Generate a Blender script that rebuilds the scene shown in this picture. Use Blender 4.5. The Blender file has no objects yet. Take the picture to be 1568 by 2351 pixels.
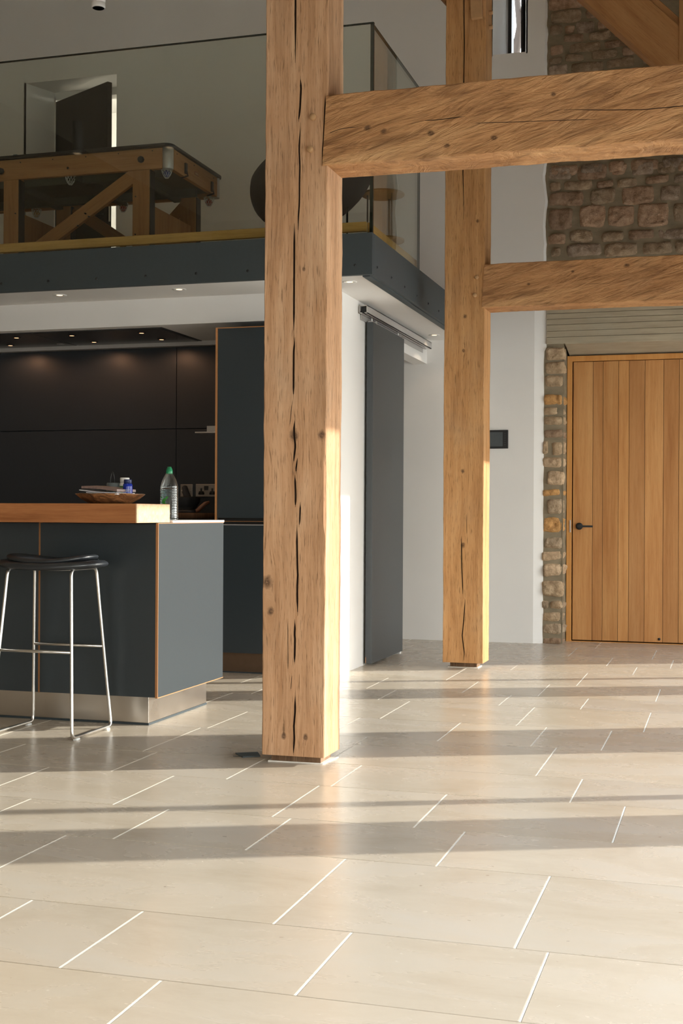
import bpy, math, random
from mathutils import Vector, Matrix, noise
PI = math.pi
random.seed(7)
SC = bpy.context.scene
COL = SC.collection
R = math.radians

# ------------------------------------------------------------------ camera maths (also used to read positions off known planes)
F_PX, PIT, YAW, ROL, EYE = 2975.0, 0.00121, 0.28984, 0.00523, 0.9
_cy, _sy, _cp, _sp = math.cos(YAW), math.sin(YAW), math.cos(PIT), math.sin(PIT)
FW = Vector((-_sy*_cp, _cy*_cp, _sp)); R0 = Vector((_cy, _sy, 0)); U0 = R0.cross(FW)
RT = R0*math.cos(ROL) + U0*math.sin(ROL); UP = U0*math.cos(ROL) - R0*math.sin(ROL)
CAM = Vector((0, 0, EYE))
def ray(x, y): return FW + RT*((x-784)/F_PX) - UP*((y-1175.5)/F_PX)
def onY(x, y, v): d = ray(x, y); return CAM + d*(v/d.y)
def onX(x, y, v): d = ray(x, y); return CAM + d*(v/d.x)
def onZ(x, y, v): d = ray(x, y); return CAM + d*((v-EYE)/d.z)

# ------------------------------------------------------------------ mesh builder
class MB:
    def __init__(s): s.v = []; s.f = []; s.m = []; s.c = []; s.sm = []
    def face(s, idx, m=0, c=(1, 1, 1), sm=False): s.f.append(tuple(idx)); s.m.append(m); s.c.append(c); s.sm.append(sm)
    def vert(s, p): s.v.append(Vector(p)); return len(s.v)-1
    def box(s, x0, x1, y0, y1, z0, z1, m=0, c=(1, 1, 1)):
        b = len(s.v)
        for p in ((x0,y0,z0),(x1,y0,z0),(x1,y1,z0),(x0,y1,z0),(x0,y0,z1),(x1,y0,z1),(x1,y1,z1),(x0,y1,z1)): s.v.append(Vector(p))
        for q in ((0,3,2,1),(4,5,6,7),(0,1,5,4),(1,2,6,5),(2,3,7,6),(3,0,4,7)): s.face([b+i for i in q], m, c)
        return s
    def hexa(s, pts, m=0, c=(1, 1, 1)):          # 8 points: bottom ring, top ring
        b = len(s.v); s.v += [Vector(p) for p in pts]
        for q in ((0,3,2,1),(4,5,6,7),(0,1,5,4),(1,2,6,5),(2,3,7,6),(3,0,4,7)): s.face([b+i for i in q], m, c)
        return s
    def prism(s, poly, a0, a1, axis='y', m=0, c=(1, 1, 1)):   # polygon in the two other axes, extruded along axis
        n = len(poly); b = len(s.v)
        def P(u, w, a): return {'y': (u, a, w), 'x': (a, u, w), 'z': (u, w, a)}[axis]
        for a in (a0, a1):
            for u, w in poly: s.v.append(Vector(P(u, w, a)))
        s.face([b+i for i in range(n)][::-1], m, c); s.face([b+n+i for i in range(n)], m, c)
        for i in range(n): j = (i+1) % n; s.face((b+i, b+j, b+n+j, b+n+i), m, c)
        return s
    def tube(s, pts, r, n=10, m=0, c=(1, 1, 1), closed=False, caps=True):
        pts = [Vector(p) for p in pts]; N = len(pts); rings = []; up = None
        for i, p in enumerate(pts):
            if closed: t = pts[(i+1) % N]-pts[i-1]
            else: t = pts[min(i+1, N-1)]-pts[max(i-1, 0)]
            t.normalize()
            if up is None:
                up = Vector((0, 0, 1)) if abs(t.z) < .9 else Vector((1, 0, 0))
            a = up - t*up.dot(t); a.normalize(); up = a; bb = t.cross(a)
            rr = r[i] if isinstance(r, (list, tuple)) else r
            rings.append([s.vert(p + a*rr*math.cos(2*PI*k/n) + bb*rr*math.sin(2*PI*k/n)) for k in range(n)])
        for i in range(N if closed else N-1):
            A, B = rings[i], rings[(i+1) % N]
            for k in range(n): s.face((A[k], A[(k+1) % n], B[(k+1) % n], B[k]), m, c, True)
        if caps and not closed: s.face(rings[0][::-1], m, c); s.face(rings[-1], m, c)
        return s
    def lathe(s, cx, cy, prof, n=32, m=0, c=(1, 1, 1), sx=1, sy=1, sm=True, axis='z'):   # prof [(r, z)]
        rings = []
        for r, z in prof:
            ring = []
            for k in range(n):
                a = 2*PI*k/n; u, w = r*math.cos(a)*sx, r*math.sin(a)*sy
                ring.append(s.vert((cx+u, cy+w, z) if axis == 'z' else (cx+u, z, cy+w) if axis == 'y' else (z, cx+u, cy+w)))
            rings.append(ring)
        for A, B in zip(rings, rings[1:]):
            for k in range(n): s.face((A[k], A[(k+1) % n], B[(k+1) % n], B[k]), m, c, sm)
        if prof[0][0] > 1e-5: s.face(rings[0][::-1], m, c)
        if prof[-1][0] > 1e-5: s.face(rings[-1], m, c)
        return s
    def build(s, name, mats, parent=None, origin=None, bevel=0, seg=2, rot=None, autosmooth=False):
        if not isinstance(mats, (list, tuple)): mats = [mats]
        if origin is None:
            if rot is not None: origin = Vector((0, 0, 0))
            else:
                xs = [v.x for v in s.v]; ys = [v.y for v in s.v]; zs = [v.z for v in s.v]
                origin = Vector(((min(xs)+max(xs))/2, (min(ys)+max(ys))/2, min(zs)))
        origin = Vector(origin)
        me = bpy.data.meshes.new(name)
        off = Vector((0, 0, 0)) if rot is not None else origin
        me.from_pydata([v-off for v in s.v], [], s.f)
        for mt in mats: me.materials.append(mt)
        me.polygons.foreach_set('material_index', s.m)
        me.polygons.foreach_set('use_smooth', s.sm)
        at = me.color_attributes.new('tone', 'FLOAT_COLOR', 'CORNER')
        buf = []
        for p, c in zip(me.polygons, s.c): buf += [c[0], c[1], c[2], 1]*p.loop_total
        at.data.foreach_set('color', buf)
        me.update()
        import bmesh
        bm = bmesh.new(); bm.from_mesh(me); bmesh.ops.recalc_face_normals(bm, faces=bm.faces); bm.to_mesh(me); bm.free()
        o = bpy.data.objects.new(name, me); COL.objects.link(o)
        if parent is not None:
            o.parent = parent; o.location = origin - parent.location
        else: o.location = origin
        if rot is not None: o.rotation_euler = rot
        if bevel:
            md = o.modifiers.new('edge', 'BEVEL'); md.width = bevel; md.segments = seg; md.limit_method = 'ANGLE'; md.angle_limit = R(40)
            md.harden_normals = False
        return o

def tag(o, label=None, cat=None, group=None, kind=None):
    if label: o['label'] = label
    if cat: o['category'] = cat
    if group: o['group'] = group
    if kind: o['kind'] = kind
    return o
def thing(name, label, cat, loc, group=None):
    o = bpy.data.objects.new(name, None); COL.objects.link(o); o.location = loc; o.empty_display_size = .1
    return tag(o, label, cat, group)
def struct(o, label=None):
    o['kind'] = 'structure'
    if label: o['label'] = label
    return o
def struct_root(name, loc, label=None):
    o = bpy.data.objects.new(name, None); COL.objects.link(o); o.location = loc
    return struct(o, label)

# ------------------------------------------------------------------ materials
class NT:
    def __init__(s, name):
        s.mat = bpy.data.materials.new(name); s.mat.use_nodes = True
        s.t = s.mat.node_tree; s.t.nodes.clear()
        s.out = s.n('ShaderNodeOutputMaterial')
    def n(s, k, **kw):
        nd = s.t.nodes.new(k)
        for a, b in kw.items(): setattr(nd, a, b)
        return nd
    def l(s, a, b): s.t.links.new(a, b)
    def setin(s, sock, v):
        if hasattr(v, 'is_output') or isinstance(v, bpy.types.NodeSocket): s.l(v, sock)
        else: sock.default_value = v
    def math(s, op, a, b=None, clamp=False):
        nd = s.n('ShaderNodeMath', operation=op); nd.use_clamp = clamp
        s.setin(nd.inputs[0], a)
        if b is not None: s.setin(nd.inputs[1], b)
        return nd.outputs[0]
    def noise(s, vec, scale, detail=4, rough=.55, dist=0):
        nd = s.n('ShaderNodeTexNoise'); s.l(vec, nd.inputs['Vector'])
        nd.inputs['Scale'].default_value = scale; nd.inputs['Detail'].default_value = detail
        nd.inputs['Roughness'].default_value = rough; nd.inputs['Distortion'].default_value = dist
        return nd.outputs['Fac']
    def vscale(s, vec, sc, rot=(0, 0, 0), loc=(0, 0, 0)):
        nd = s.n('ShaderNodeMapping'); s.l(vec, nd.inputs[0])
        nd.inputs['Scale'].default_value = sc; nd.inputs['Rotation'].default_value = rot; nd.inputs['Location'].default_value = loc
        return nd.outputs[0]
    def ramp(s, fac, stops):
        nd = s.n('ShaderNodeValToRGB'); s.l(fac, nd.inputs[0]); cr = nd.color_ramp
        while len(cr.elements) < len(stops): cr.elements.new(.5)
        for e, (p, c) in zip(cr.elements, stops):
            e.position = p; e.color = (c[0], c[1], c[2], 1) if not isinstance(c, (int, float)) else (c, c, c, 1)
        return nd.outputs[0]
    def rng(s, v, a, b, c=0., d=1.):
        nd = s.n('ShaderNodeMapRange'); s.setin(nd.inputs[0], v)
        for i, q in zip((1, 2, 3, 4), (a, b, c, d)): nd.inputs[i].default_value = q
        return nd.outputs[0]
    def mix(s, f, a, b, mode='MIX'):
        nd = s.n('ShaderNodeMix', data_type='RGBA', blend_type=mode)
        s.setin(nd.inputs[0], f)
        for sock, v in ((nd.inputs[6], a), (nd.inputs[7], b)):
            if isinstance(v, bpy.types.NodeSocket): s.l(v, sock)
            else: sock.default_value = (v[0], v[1], v[2], 1)
        return nd.outputs[2]
    def coord(s): return s.n('ShaderNodeTexCoord').outputs['Object']
    def tone(s):
        nd = s.n('ShaderNodeVertexColor'); nd.layer_name = 'tone'; return nd.outputs[0]
    def bsdf(s, col, rough=.5, metal=0, spec=.5, bump=None, bstr=.3, bdist=.002, coat=0, coatr=.1, sheen=0, trans=0, ior=1.5, nrm=None):
        b = s.n('ShaderNodeBsdfPrincipled')
        def st(nm, v):
            if isinstance(v, bpy.types.NodeSocket): s.l(v, b.inputs[nm])
            elif nm == 'Base Color': b.inputs[nm].default_value = (v[0], v[1], v[2], 1)
            else: b.inputs[nm].default_value = v
        st('Base Color', col); st('Roughness', rough); st('Metallic', metal); st('Specular IOR Level', spec)
        st('Coat Weight', coat); st('Coat Roughness', coatr); st('Transmission Weight', trans); st('IOR', ior)
        if sheen: st('Sheen Weight', sheen)
        if bump is not None:
            bp = s.n('ShaderNodeBump'); bp.inputs['Strength'].default_value = bstr; bp.inputs['Distance'].default_value = bdist
            s.l(bump, bp.inputs['Height']); s.l(bp.outputs[0], b.inputs['Normal'])
        s.l(b.outputs[0], s.out.inputs[0]); s.b = b
        return s.mat

def plain(name, col, rough=.5, metal=0, spec=.5, nz=0, nscale=40, coat=0, var=.08):
    t = NT(name); P = t.coord()
    f = t.noise(P, nscale, 4)
    c = t.mix(f, tuple(x*(1-var) for x in col), tuple(min(1, x*(1+var)) for x in col))
    return t.bsdf(c, rough, metal, spec, f if nz else None, nz or .1, .001, coat=coat)
def emis(name, col, st):
    t = NT(name); e = t.n('ShaderNodeEmission'); e.inputs[0].default_value = (*col, 1); e.inputs[1].default_value = st
    t.l(e.outputs[0], t.out.inputs[0]); return t.mat
def plaster(name, col, bstr=.12):
    t = NT(name); P = t.coord()
    a = t.noise(P, 1.7, 4); b = t.noise(P, 160, 3, .7); c = t.noise(P, 9, 5)
    cc = t.mix(t.rng(a, .35, .65), tuple(x*.97 for x in col), col)
    h = t.math('ADD', t.math('MULTIPLY', b, .35), c)
    return t.bsdf(cc, .85, 0, .25, h, bstr, .004)
def glassy(name, tint, refl=1.0, rough=0.0):
    t = NT(name)
    tr = t.n('ShaderNodeBsdfTransparent'); tr.inputs[0].default_value = (*tint, 1)
    gl = t.n('ShaderNodeBsdfGlossy'); gl.inputs['Roughness'].default_value = rough
    fr = t.n('ShaderNodeFresnel'); t.l(t.rng(t.n('ShaderNodeNewGeometry').outputs['Backfacing'], 0, 1, 1.5, 1/1.5), fr.inputs[0])
    f = t.math('MULTIPLY', fr.outputs[0], refl, True)
    mx = t.n('ShaderNodeMixShader'); t.l(f, mx.inputs[0]); t.l(tr.outputs[0], mx.inputs[1]); t.l(gl.outputs[0], mx.inputs[2])
    t.l(mx.outputs[0], t.out.inputs[0]); return t.mat

def oak(name, dark, mid, light, knots=(), hewn=0.0, ang=0.0, rough=.7, cracksoft=0, fleck=1.0, fine=95, bstr=.35, grey=.25, use_tone=False, streak=14):
    """wood with its grain along local Z; knots are (x, z, radius) on the front face"""
    t = NT(name); P = t.coord()
    sp = t.n('ShaderNodeSeparateXYZ'); t.l(P, sp.inputs[0]); x, y, z = sp.outputs
    w = t.noise(t.vscale(P, (1, 1, .35)), 4, 3)
    xx = t.math('ADD', x, t.math('MULTIPLY', t.math('SUBTRACT', w, .5), .035))
    kd = None; KN = t.noise(P, 70, 4, .7) if knots else None
    for (kx, kz, kr) in knots:
        du = t.math('SUBTRACT', x, kx); ds = t.math('MULTIPLY', t.math('SUBTRACT', z, kz), .75); ds2 = t.math('MULTIPLY', ds, .4)
        d2 = t.math('ADD', t.math('POWER', du, 2.), t.math('POWER', ds2, 2.))
        g = t.math('DIVIDE', kr*kr*2.2, t.math('ADD', d2, kr*kr*2.2))
        xx = t.math('SUBTRACT', xx, t.math('MULTIPLY', t.math('MULTIPLY', du, g), .85))
        dd = t.math('SQRT', t.math('ADD', t.math('POWER', du, 2.), t.math('POWER', ds, 2.)))
        dn = t.math('ADD', t.math('DIVIDE', dd, kr), t.math('MULTIPLY', t.math('SUBTRACT', KN, .5), 1.3))
        k1 = t.rng(dn, .45, 1.05, 1, 0)
        kd = k1 if kd is None else t.math('MAXIMUM', kd, k1)
    cb = t.n('ShaderNodeCombineXYZ'); t.l(xx, cb.inputs[0]); t.l(y, cb.inputs[1]); t.l(z, cb.inputs[2]); Q = cb.outputs[0]
    if ang:
        Q = t.vscale(Q, (1, 1, 1), (0, ang, 0))
    g1 = t.noise(t.vscale(Q, (1, 1, .03)), fine, 5, .65)
    g2 = t.noise(t.vscale(Q, (1, 1, .10)), streak, 4, .6, .3)
    g3 = t.noise(t.vscale(Q, (1, 1, .055), loc=(3, 1, 2)), fine*2.6, 3, .6)
    pt = t.noise(P, 2.6, 3)
    c1 = t.ramp(g2, [(.28, dark), (.5, mid), (.74, light)])
    c2 = t.mix(t.rng(g1, .36, .64, .0, .75), t.mix(.35, c1, dark), t.mix(.35, c1, light))
    c3 = t.mix(t.math('MULTIPLY', t.rng(g3, .56, .68), .75*fleck), c2, tuple(d*.42 for d in dark))
    if grey:
        gy = (mid[1]*1.02, mid[1]*.92, mid[1]*.72)
        c3 = t.mix(t.math('MULTIPLY', t.rng(pt, .5, .75), grey), c3, gy)
    h = t.math('ADD', t.math('MULTIPLY', g1, .5), t.math('MULTIPLY', g3, -.6))
    h = t.math('ADD', h, t.math('MULTIPLY', g2, .7))
    if hewn:
        H0 = t.vscale(P, (1, .3, 1), (0, R(17), 0)); H = t.vscale(H0, (1, 1, .2))
        hw = t.noise(H, 26, 5, .62, 1.1)
        h = t.math('ADD', h, t.math('MULTIPLY', hw, 7*hewn))
        hc = t.noise(t.vscale(H, (1, 1, .8)), 36, 4, .6, .9)
        c3 = t.mix(t.rng(hc, .50, .66, 0, .6*hewn), c3, tuple(d*.6 for d in dark))
        c3 = t.mix(t.rng(hc, .28, .42, .4*hewn, 0), c3, tuple(min(1, q*1.15) for q in light))
    if kd is not None:
        kn = t.noise(P, 140, 4, .7)
        c3 = t.mix(t.math('MULTIPLY', kd, t.rng(kn, .3, .6, .45, 1.)), c3, (dark[0]*.28, dark[1]*.3, dark[2]*.35))
        h = t.math('SUBTRACT', h, t.math('MULTIPLY', t.math('MULTIPLY', kd, kn), 1.4))
    if use_tone: c3 = t.mix(1.0, c3, t.tone(), 'MULTIPLY')
    return t.bsdf(c3, rough, 0, .3, h, bstr, .004)

OAK_D, OAK_M, OAK_L = (.30, .148, .066), (.50, .278, .145), (.67, .43, .26)
M = {}
M['wall'] = plaster('white_plaster', (.80, .78, .75))
M['wall_grey'] = plaster('upper_plaster', (.76, .73, .69))
M['ceil'] = plaster('ceiling_white', (.82, .81, .79), .05)
M['hall'] = plaster('brown_stone_hall', (.30, .25, .19), .4)
M['boards'] = plain('roof_boards', (.72, .64, .54), .7)
M['grey_trim'] = plain('grey_painted_steel', (.047, .060, .066), .5, 0, .4, .05, 60)
M['laminate'] = plain('dark_laminate', (.029, .038, .044), .36, 0, .5, .03, 80)
M['panel'] = plain('dark_wall_panel', (.020, .025, .032), .45, 0, .5, .02, 80)
M['slide'] = plain('sliding_door_grey', (.052, .058, .062), .42, 0, .5, .04, 50)
M['ply'] = plain('plywood_edge', (.42, .19, .07), .6)
M['white_top'] = plain('white_worktop', (.82, .82, .80), .35)
M['black'] = plain('black_matt', (.012, .012, .013), .5)
M['blackgloss'] = plain('black_gloss', (.01, .01, .012), .15)
M['hood'] = plain('hood_panel', (.03, .03, .032), .25, 0, .6)
M['alu'] = plain('aluminium', (.62, .60, .58), .35, 1)
M['alu_paint'] = plain('silver_track', (.50, .48, .46), .4, .3)
M['chrome'] = plain('satin_steel_rod', (.72, .70, .67), .28, 1)
M['screw'] = plain('screw_head', (.03, .033, .035), .4, .4)
M['leather'] = plain('black_leather', (.018, .021, .025), .32, 0, .6, .25, 300)
M['plug_plastic'] = plain('clear_pad', (.7, .7, .68), .5)
M['socket'] = plain('brushed_socket_plate', (.30, .27, .24), .4, .6)
M['ring'] = plain('white_bezel', (.8, .8, .78), .5)
M['lamp'] = emis('lamp_glow', (1., .50, .26), 3.2)
M['lamp2'] = emis('downlight_glow', (1., .70, .40), 3.0)
M['screen'] = plain('grey_screen', (.085, .095, .10), .12)
M['caulk'] = plain('dark_rubber_line', (.03, .04, .045), .6)
M['paper'] = plain('white_paper', (.75, .76, .8), .6)
M['cover'] = plain('magazine_cover', (.24, .16, .14), .4, var=.5, nscale=90)
M['void'] = plain('dark_cavity', (.01, .009, .008), .8)
def steel(name):
    t = NT(name); P = t.coord()
    a = t.noise(t.vscale(P, (.6, .6, 60)), 6, 3); b = t.noise(P, 5, 4)
    c = t.mix(b, (.54, .50, .46), (.60, .56, .51))
    return t.bsdf(c, t.rng(b, .3, .7, .26, .32), 1, .5, a, .05, .001)
M['steel'] = steel('brushed_steel')

# floor stone
def limestone():
    t = NT('limestone_tile'); P = t.coord(); tn = t.tone()
    a = t.noise(t.vscale(P, (1, 2.2, 1)), 2.2, 5, .6, .6); b = t.noise(t.vscale(P, (1, 2.0, 1)), 14, 6, .7, 1.2); c = t.noise(P, 130, 3, .7)
    base = t.ramp(a, [(.3, (.48, .405, .31)), (.5, (.53, .455, .36)), (.7, (.54, .48, .40))])
    base = t.mix(t.rng(b, .35, .7, 0, .35), base, (.57, .49, .40))
    sp = t.noise(t.vscale(P, (1, 1, 1), loc=(7, 3, 0)), 42, 2, .5)
    base = t.mix(t.rng(sp, .73, .80, 0, .5), base, (.80, .75, .66))
    sp2 = t.noise(t.vscale(P, (1, 1, 1), loc=(1, 9, 0)), 36, 2, .5)
    base = t.mix(t.rng(sp2, .73, .78, 0, .6), base, (.22, .17, .12))
    base = t.mix(1., base, tn, 'MULTIPLY')
    h = t.math('ADD', t.math('MULTIPLY', a, .6), t.math('MULTIPLY', c, .06))
    return t.bsdf(base, t.rng(a, .3, .7, .24, .30), 0, .5, h, .06, .003)
M['tile'] = limestone()
M['grout'] = plain('cream_mortar_sunlit_joint', (.80, .76, .68), .8)  # on cross joints the cream paints in sunlight caught on their far edge
M['grout2'] = plain('tan_grout', (.36, .29, .2), .9)
def rubble():
    t = NT('rubble_stone'); P = t.coord(); tn = t.tone()
    a = t.noise(P, 22, 6, .7); b = t.noise(P, 90, 5, .7); c = t.noise(P, 7, 3)
    col = t.ramp(a, [(.3, (.26, .18, .12)), (.5, (.43, .32, .225)), (.72, (.60, .48, .36))])
    col = t.mix(t.rng(c, .4, .7, 0, .35), col, (.33, .27, .21))
    col = t.mix(1., col, tn, 'MULTIPLY')
    h = t.math('ADD', a, t.math('MULTIPLY', b, .5))
    return t.bsdf(col, .9, 0, .2, h, 1., .022)
M['stone'] = rubble()
def mortar():
    t = NT('lime_mortar'); P = t.coord()
    a = t.noise(t.vscale(P, (1, 1, 2)), 9, 5, .6); b = t.noise(P, 180, 3, .7)
    col = t.mix(t.rng(a, .3, .7), (.20, .162, .108), (.29, .238, .163))
    return t.bsdf(col, .95, 0, .15, t.math('ADD', a, t.math('MULTIPLY', b, .3)), .6, .008)
M['mortar'] = mortar()
def concrete():
    t = NT('board_marked_concrete'); P = t.coord()
    a = t.noise(t.vscale(P, (.25, 1, 3)), 14, 6, .65); b = t.noise(P, 3, 4); c = t.noise(P, 120, 3)
    col = t.mix(t.rng(a, .3, .7), (.34, .285, .20), (.46, .39, .28))
    col = t.mix(t.rng(b, .4, .7, 0, .4), col, (.40, .36, .28))
    return t.bsdf(col, .9, 0, .2, t.math('ADD', a, t.math('MULTIPLY', c, .3)), .3, .004)
M['concrete'] = concrete()

# ------------------------------------------------------------------ FLOOR of big limestone slabs
rows = [2.295, 2.68, 3.245, 3.625, 4.09, 4.47, 5.035, 5.51, 6.065, 6.435, 6.895, 7.47, 7.855, 8.31, 8.86]
known = {2.295: [-1.54, -1.26, -.77, -.35], 2.68: [-1.76, -.95, -.42], 3.245: [-2.09, -1.62, -1.23, -.71], 3.625: [-2.29, -1.81, -1.29, -.86, -.30],
         4.09: [-2.05, -1.62, -1.25, -.47], 4.47: [-2.11, -1.39, -.63], 5.035: [-2.08, -1.55, -1.10, -.73, -.46], 5.51: [-2.37, -1.46, -.86],
         6.065: [-1.62, -1.03, -.65], 6.435: [-1.78, -1.28, -.90, -.33], 6.895: [-1.46, -.76], 7.47: [-1.20, -.51], 7.855: [-1.10, -.69, -.32], 8.31: [-.97]}
rws = [-4.2, -3.7, -3.3, -2.75, -2.35, -1.8, -1.4, -.9, -.45, .1, .5, 1.0, 1.35, 1.75] + rows + [9.5]
known[1.75] = [-1.04, -.30]
XMIN, XMAX = -7.0, 1.3
fl = MB()
for y0, y1 in zip(rws, rws[1:]):
    js = list(known.get(y0, [random.uniform(-1.2, -.6)]))
    x = js[0]
    while x > XMIN: x -= random.uniform(.48, .8); js.insert(0, max(x, XMIN))
    x = js[-1]
    while x < XMAX: x += random.uniform(.48, .8); js.append(min(x, XMAX))
    if y0 == 8.31: js = [j for j in js if j < -.97 or j == -.97] + [-.45, .1, .7, XMAX]
    for x0, x1 in zip(js, js[1:]):
        g = random.uniform(.95, 1.04); w = random.choice([0, 0, 0, 0, .012, -.02])
        c = (g*(1-w*.8), g*(1-w*.2), g*(1+w*1.2))
        a, b_, e = .0022, .0012, .0025
        X0, X1, Y0, Y1 = x0+a, x1-a, y0+b_, y1-b_
        # slab top with a tiny dressed edge
        ids = [fl.vert(p) for p in ((X0, Y0, -.003), (X1, Y0, -.003), (X1, Y1, -.003), (X0, Y1, -.003),
                                    (X0+e*.4, Y0+e*.4, 0), (X1-e*.4, Y0+e*.4, 0), (X1-e*.4, Y1-e*.4, 0), (X0+e*.4, Y1-e*.4, 0))]
        fl.face([ids[4], ids[5], ids[6], ids[7]], 0, c)
        for k in range(4): fl.face([ids[k], ids[(k+1) % 4], ids[4+(k+1) % 4], ids[4+k]], 0, c)
        fl.box(x1-a*1.02, x1+a*1.02, Y0+.001, Y1-.001, -.006, -.0004, 1)
fl.box(XMIN, XMAX, -4.2, 9.5, -.12, -.0025, 2)
struct(fl.build('floor', [M['tile'], M['grout'], M['grout2']], origin=(0, 0, 0)), 'large beige limestone slab floor in staggered rows')

# ------------------------------------------------------------------ WALLS
WY = 9.06
def wavy(z, s, amp): return amp*(noise.noise(Vector((s, 0, z*6)))+.5*noise.noise(Vector((s, 3, z*17))))
wb = MB()
wb.box(-7, -5.31, WY, 9.6, 0, 5); wb.box(-5.31, -4.527, WY, 9.6, 0, 2.33); wb.box(-5.31, -4.527, WY, 9.6, 4.275, 5)
wb.box(-4.527, -1.608, WY, 9.6, 0, 5)
wb.box(-1.608, -1.369, WY, 9.6, 0, 4.142); wb.box(-1.608, -1.369, WY, 9.6, 4.95, 5)
# the strip next to the stone with its ragged plaster edge
zs = [i*.03 for i in range(168)] 
def ragX(z):
    if z < 2.06: return -1.237 + wavy(z, 1, .005)
    if z < 2.36: return -1.219 + wavy(z, 2, .002)
    return -1.226 + wavy(z, 5, .012)
prev = None
for z in zs:
    e = ragX(z); spl = .075
    ids = [wb.vert((-1.369, WY, z)), wb.vert((-1.302 if z < 2.36 else e-.014, WY, z)), wb.vert((e, WY+.022, z)), wb.vert((e, WY+.08, z)), wb.vert((-1.369, WY+.08, z))]
    if prev:
        for k in range(4): wb.face((prev[k], prev[k+1], ids[k+1], ids[k]))
    prev = ids
# splayed reveals of the slit window and the upstairs doorway
wb.hexa([(-1.62, WY, 4.13), (-1.606, WY, 4.13), (-1.552, 9.52, 4.13), (-1.62, 9.52, 4.13), (-1.62, WY, 4.96), (-1.606, WY, 4.96), (-1.552, 9.52, 4.96), (-1.62, 9.52, 4.96)])
wb.hexa([(-1.37, WY, 4.13), (-1.36, WY, 4.13), (-1.36, 9.52, 4.13), (-1.448, 9.52, 4.13), (-1.37, WY, 4.96), (-1.36, WY, 4.96), (-1.36, 9.52, 4.96), (-1.448, 9.52, 4.96)])
wb.hexa([(-5.33, WY, 2.33), (-5.31, WY, 2.33), (-5.205, 9.35, 2.33), (-5.33, 9.35, 2.33), (-5.33, WY, 4.28), (-5.31, WY, 4.28), (-5.205, 9.35, 4.28), (-5.33, 9.35, 4.28)])
struct(wb.build('wall_back', M['wall'], origin=(-4, WY, 0)), 'white plastered end wall with a ragged edge against the stone')

# stone part of the end wall
def stone(mb, x0, x1, z0, z1, Y, H, tone, axis='x', seed=0):
    n = max(5, int((x1-x0)/.011)); m = max(5, int((z1-z0)/.011)); g = []
    ph = random.uniform(0, 100); hj = random.uniform(.7, 1.25)
    for j in range(m+1):
        r = []
        for i in range(n+1):
            a = 2*i/n-1; b = 2*j/m-1
            A = a*math.sqrt(max(0, 1-.16*b*b*abs(b))); B = b*math.sqrt(max(0, 1-.16*a*a*abs(a)))
            px = (x0+x1)/2 + A*(x1-x0+.008)/2; pz = (z0+z1)/2 + B*(z1-z0+.008)/2
            q = Vector((px*9+ph, pz*9, ph)); px += .013*noise.noise(q); pz += .011*noise.noise(q+Vector((9, 9, 0)))
            e = max(abs(a), abs(b)); h = H*hj*(1-e**9)
            q2 = Vector((px*26, pz*26, ph)); h += (1-e**8)*(.012*noise.noise(q2) + .008*noise.noise(q2*2.7) + .014*noise.noise(q2*.3))
            if e > .999: h = -.006
            r.append(mb.vert((px, Y-h, pz) if axis == 'x' else (Y+h, px, pz)))
        g.append(r)
    for j in range(m):
        for i in range(n):
            c = tone
            mb.face((g[j][i], g[j][i+1], g[j+1][i+1], g[j+1][i]), 0, c, True)
def stone_tone():
    k = random.uniform(.78, 1.15); r = random.random()
    if r < .3: return (k*1.08, k*.95, k*.88)
    if r < .5: return (k*.95, k*.95, k*.98)
    return (k, k*.97, k*.9)
sw = MB(); SY = 9.085
up1 = [(715,0,960,45),(735,75,925,135),(955,65,1060,110),(720,165,800,215),(820,165,880,210),(888,140,1005,200),(1030,130,1130,180),(810,228,940,262),(975,205,1110,245),(1135,195,1210,228),(720,300,808,345),(848,280,1045,320),(1075,262,1230,292),(820,350,940,385),(990,325,1150,362),(1185,305,1290,345),(720,368,800,400),(855,405,1060,450),(1090,375,1260,420),(1310,365,1390,400),(718,418,840,468),
       (718,1065,860,1130),(902,1050,1085,1135),(1120,1040,1205,1110),(1245,1030,1380,1105),(1405,1025,1520,1095),(1540,1020,1660,1080),(718,1160,790,1205),(815,1150,995,1195),(1020,1145,1130,1180),(1148,1135,1275,1180),(1335,1120,1480,1155),(1505,1110,1640,1150),
       (718,1225,935,1300),(980,1205,1140,1290),(1178,1190,1385,1285),(1425,1182,1552,1265),(1590,1180,1720,1262),(718,1330,872,1450),(912,1310,1075,1435),(1090,1310,1262,1425),(1285,1292,1480,1435),(1510,1290,1660,1400),(720,1485,828,1545),(848,1465,990,1530),(1055,1472,1190,1525),(1218,1462,1385,1510),(1410,1450,1600,1505),
       (735,1575,790,1625),(830,1555,1050,1620),(1070,1545,1280,1615),(1315,1540,1500,1605),(1525,1530,1690,1600)]
for a, b, c, d in up1:
    s_ = 568/1568.; p = onY(1000+a*s_, b*s_, SY); q = onY(1000+c*s_, d*s_, SY)
    stone(sw, p.x, q.x, q.z, p.z, SY, .020, stone_tone())
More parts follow.
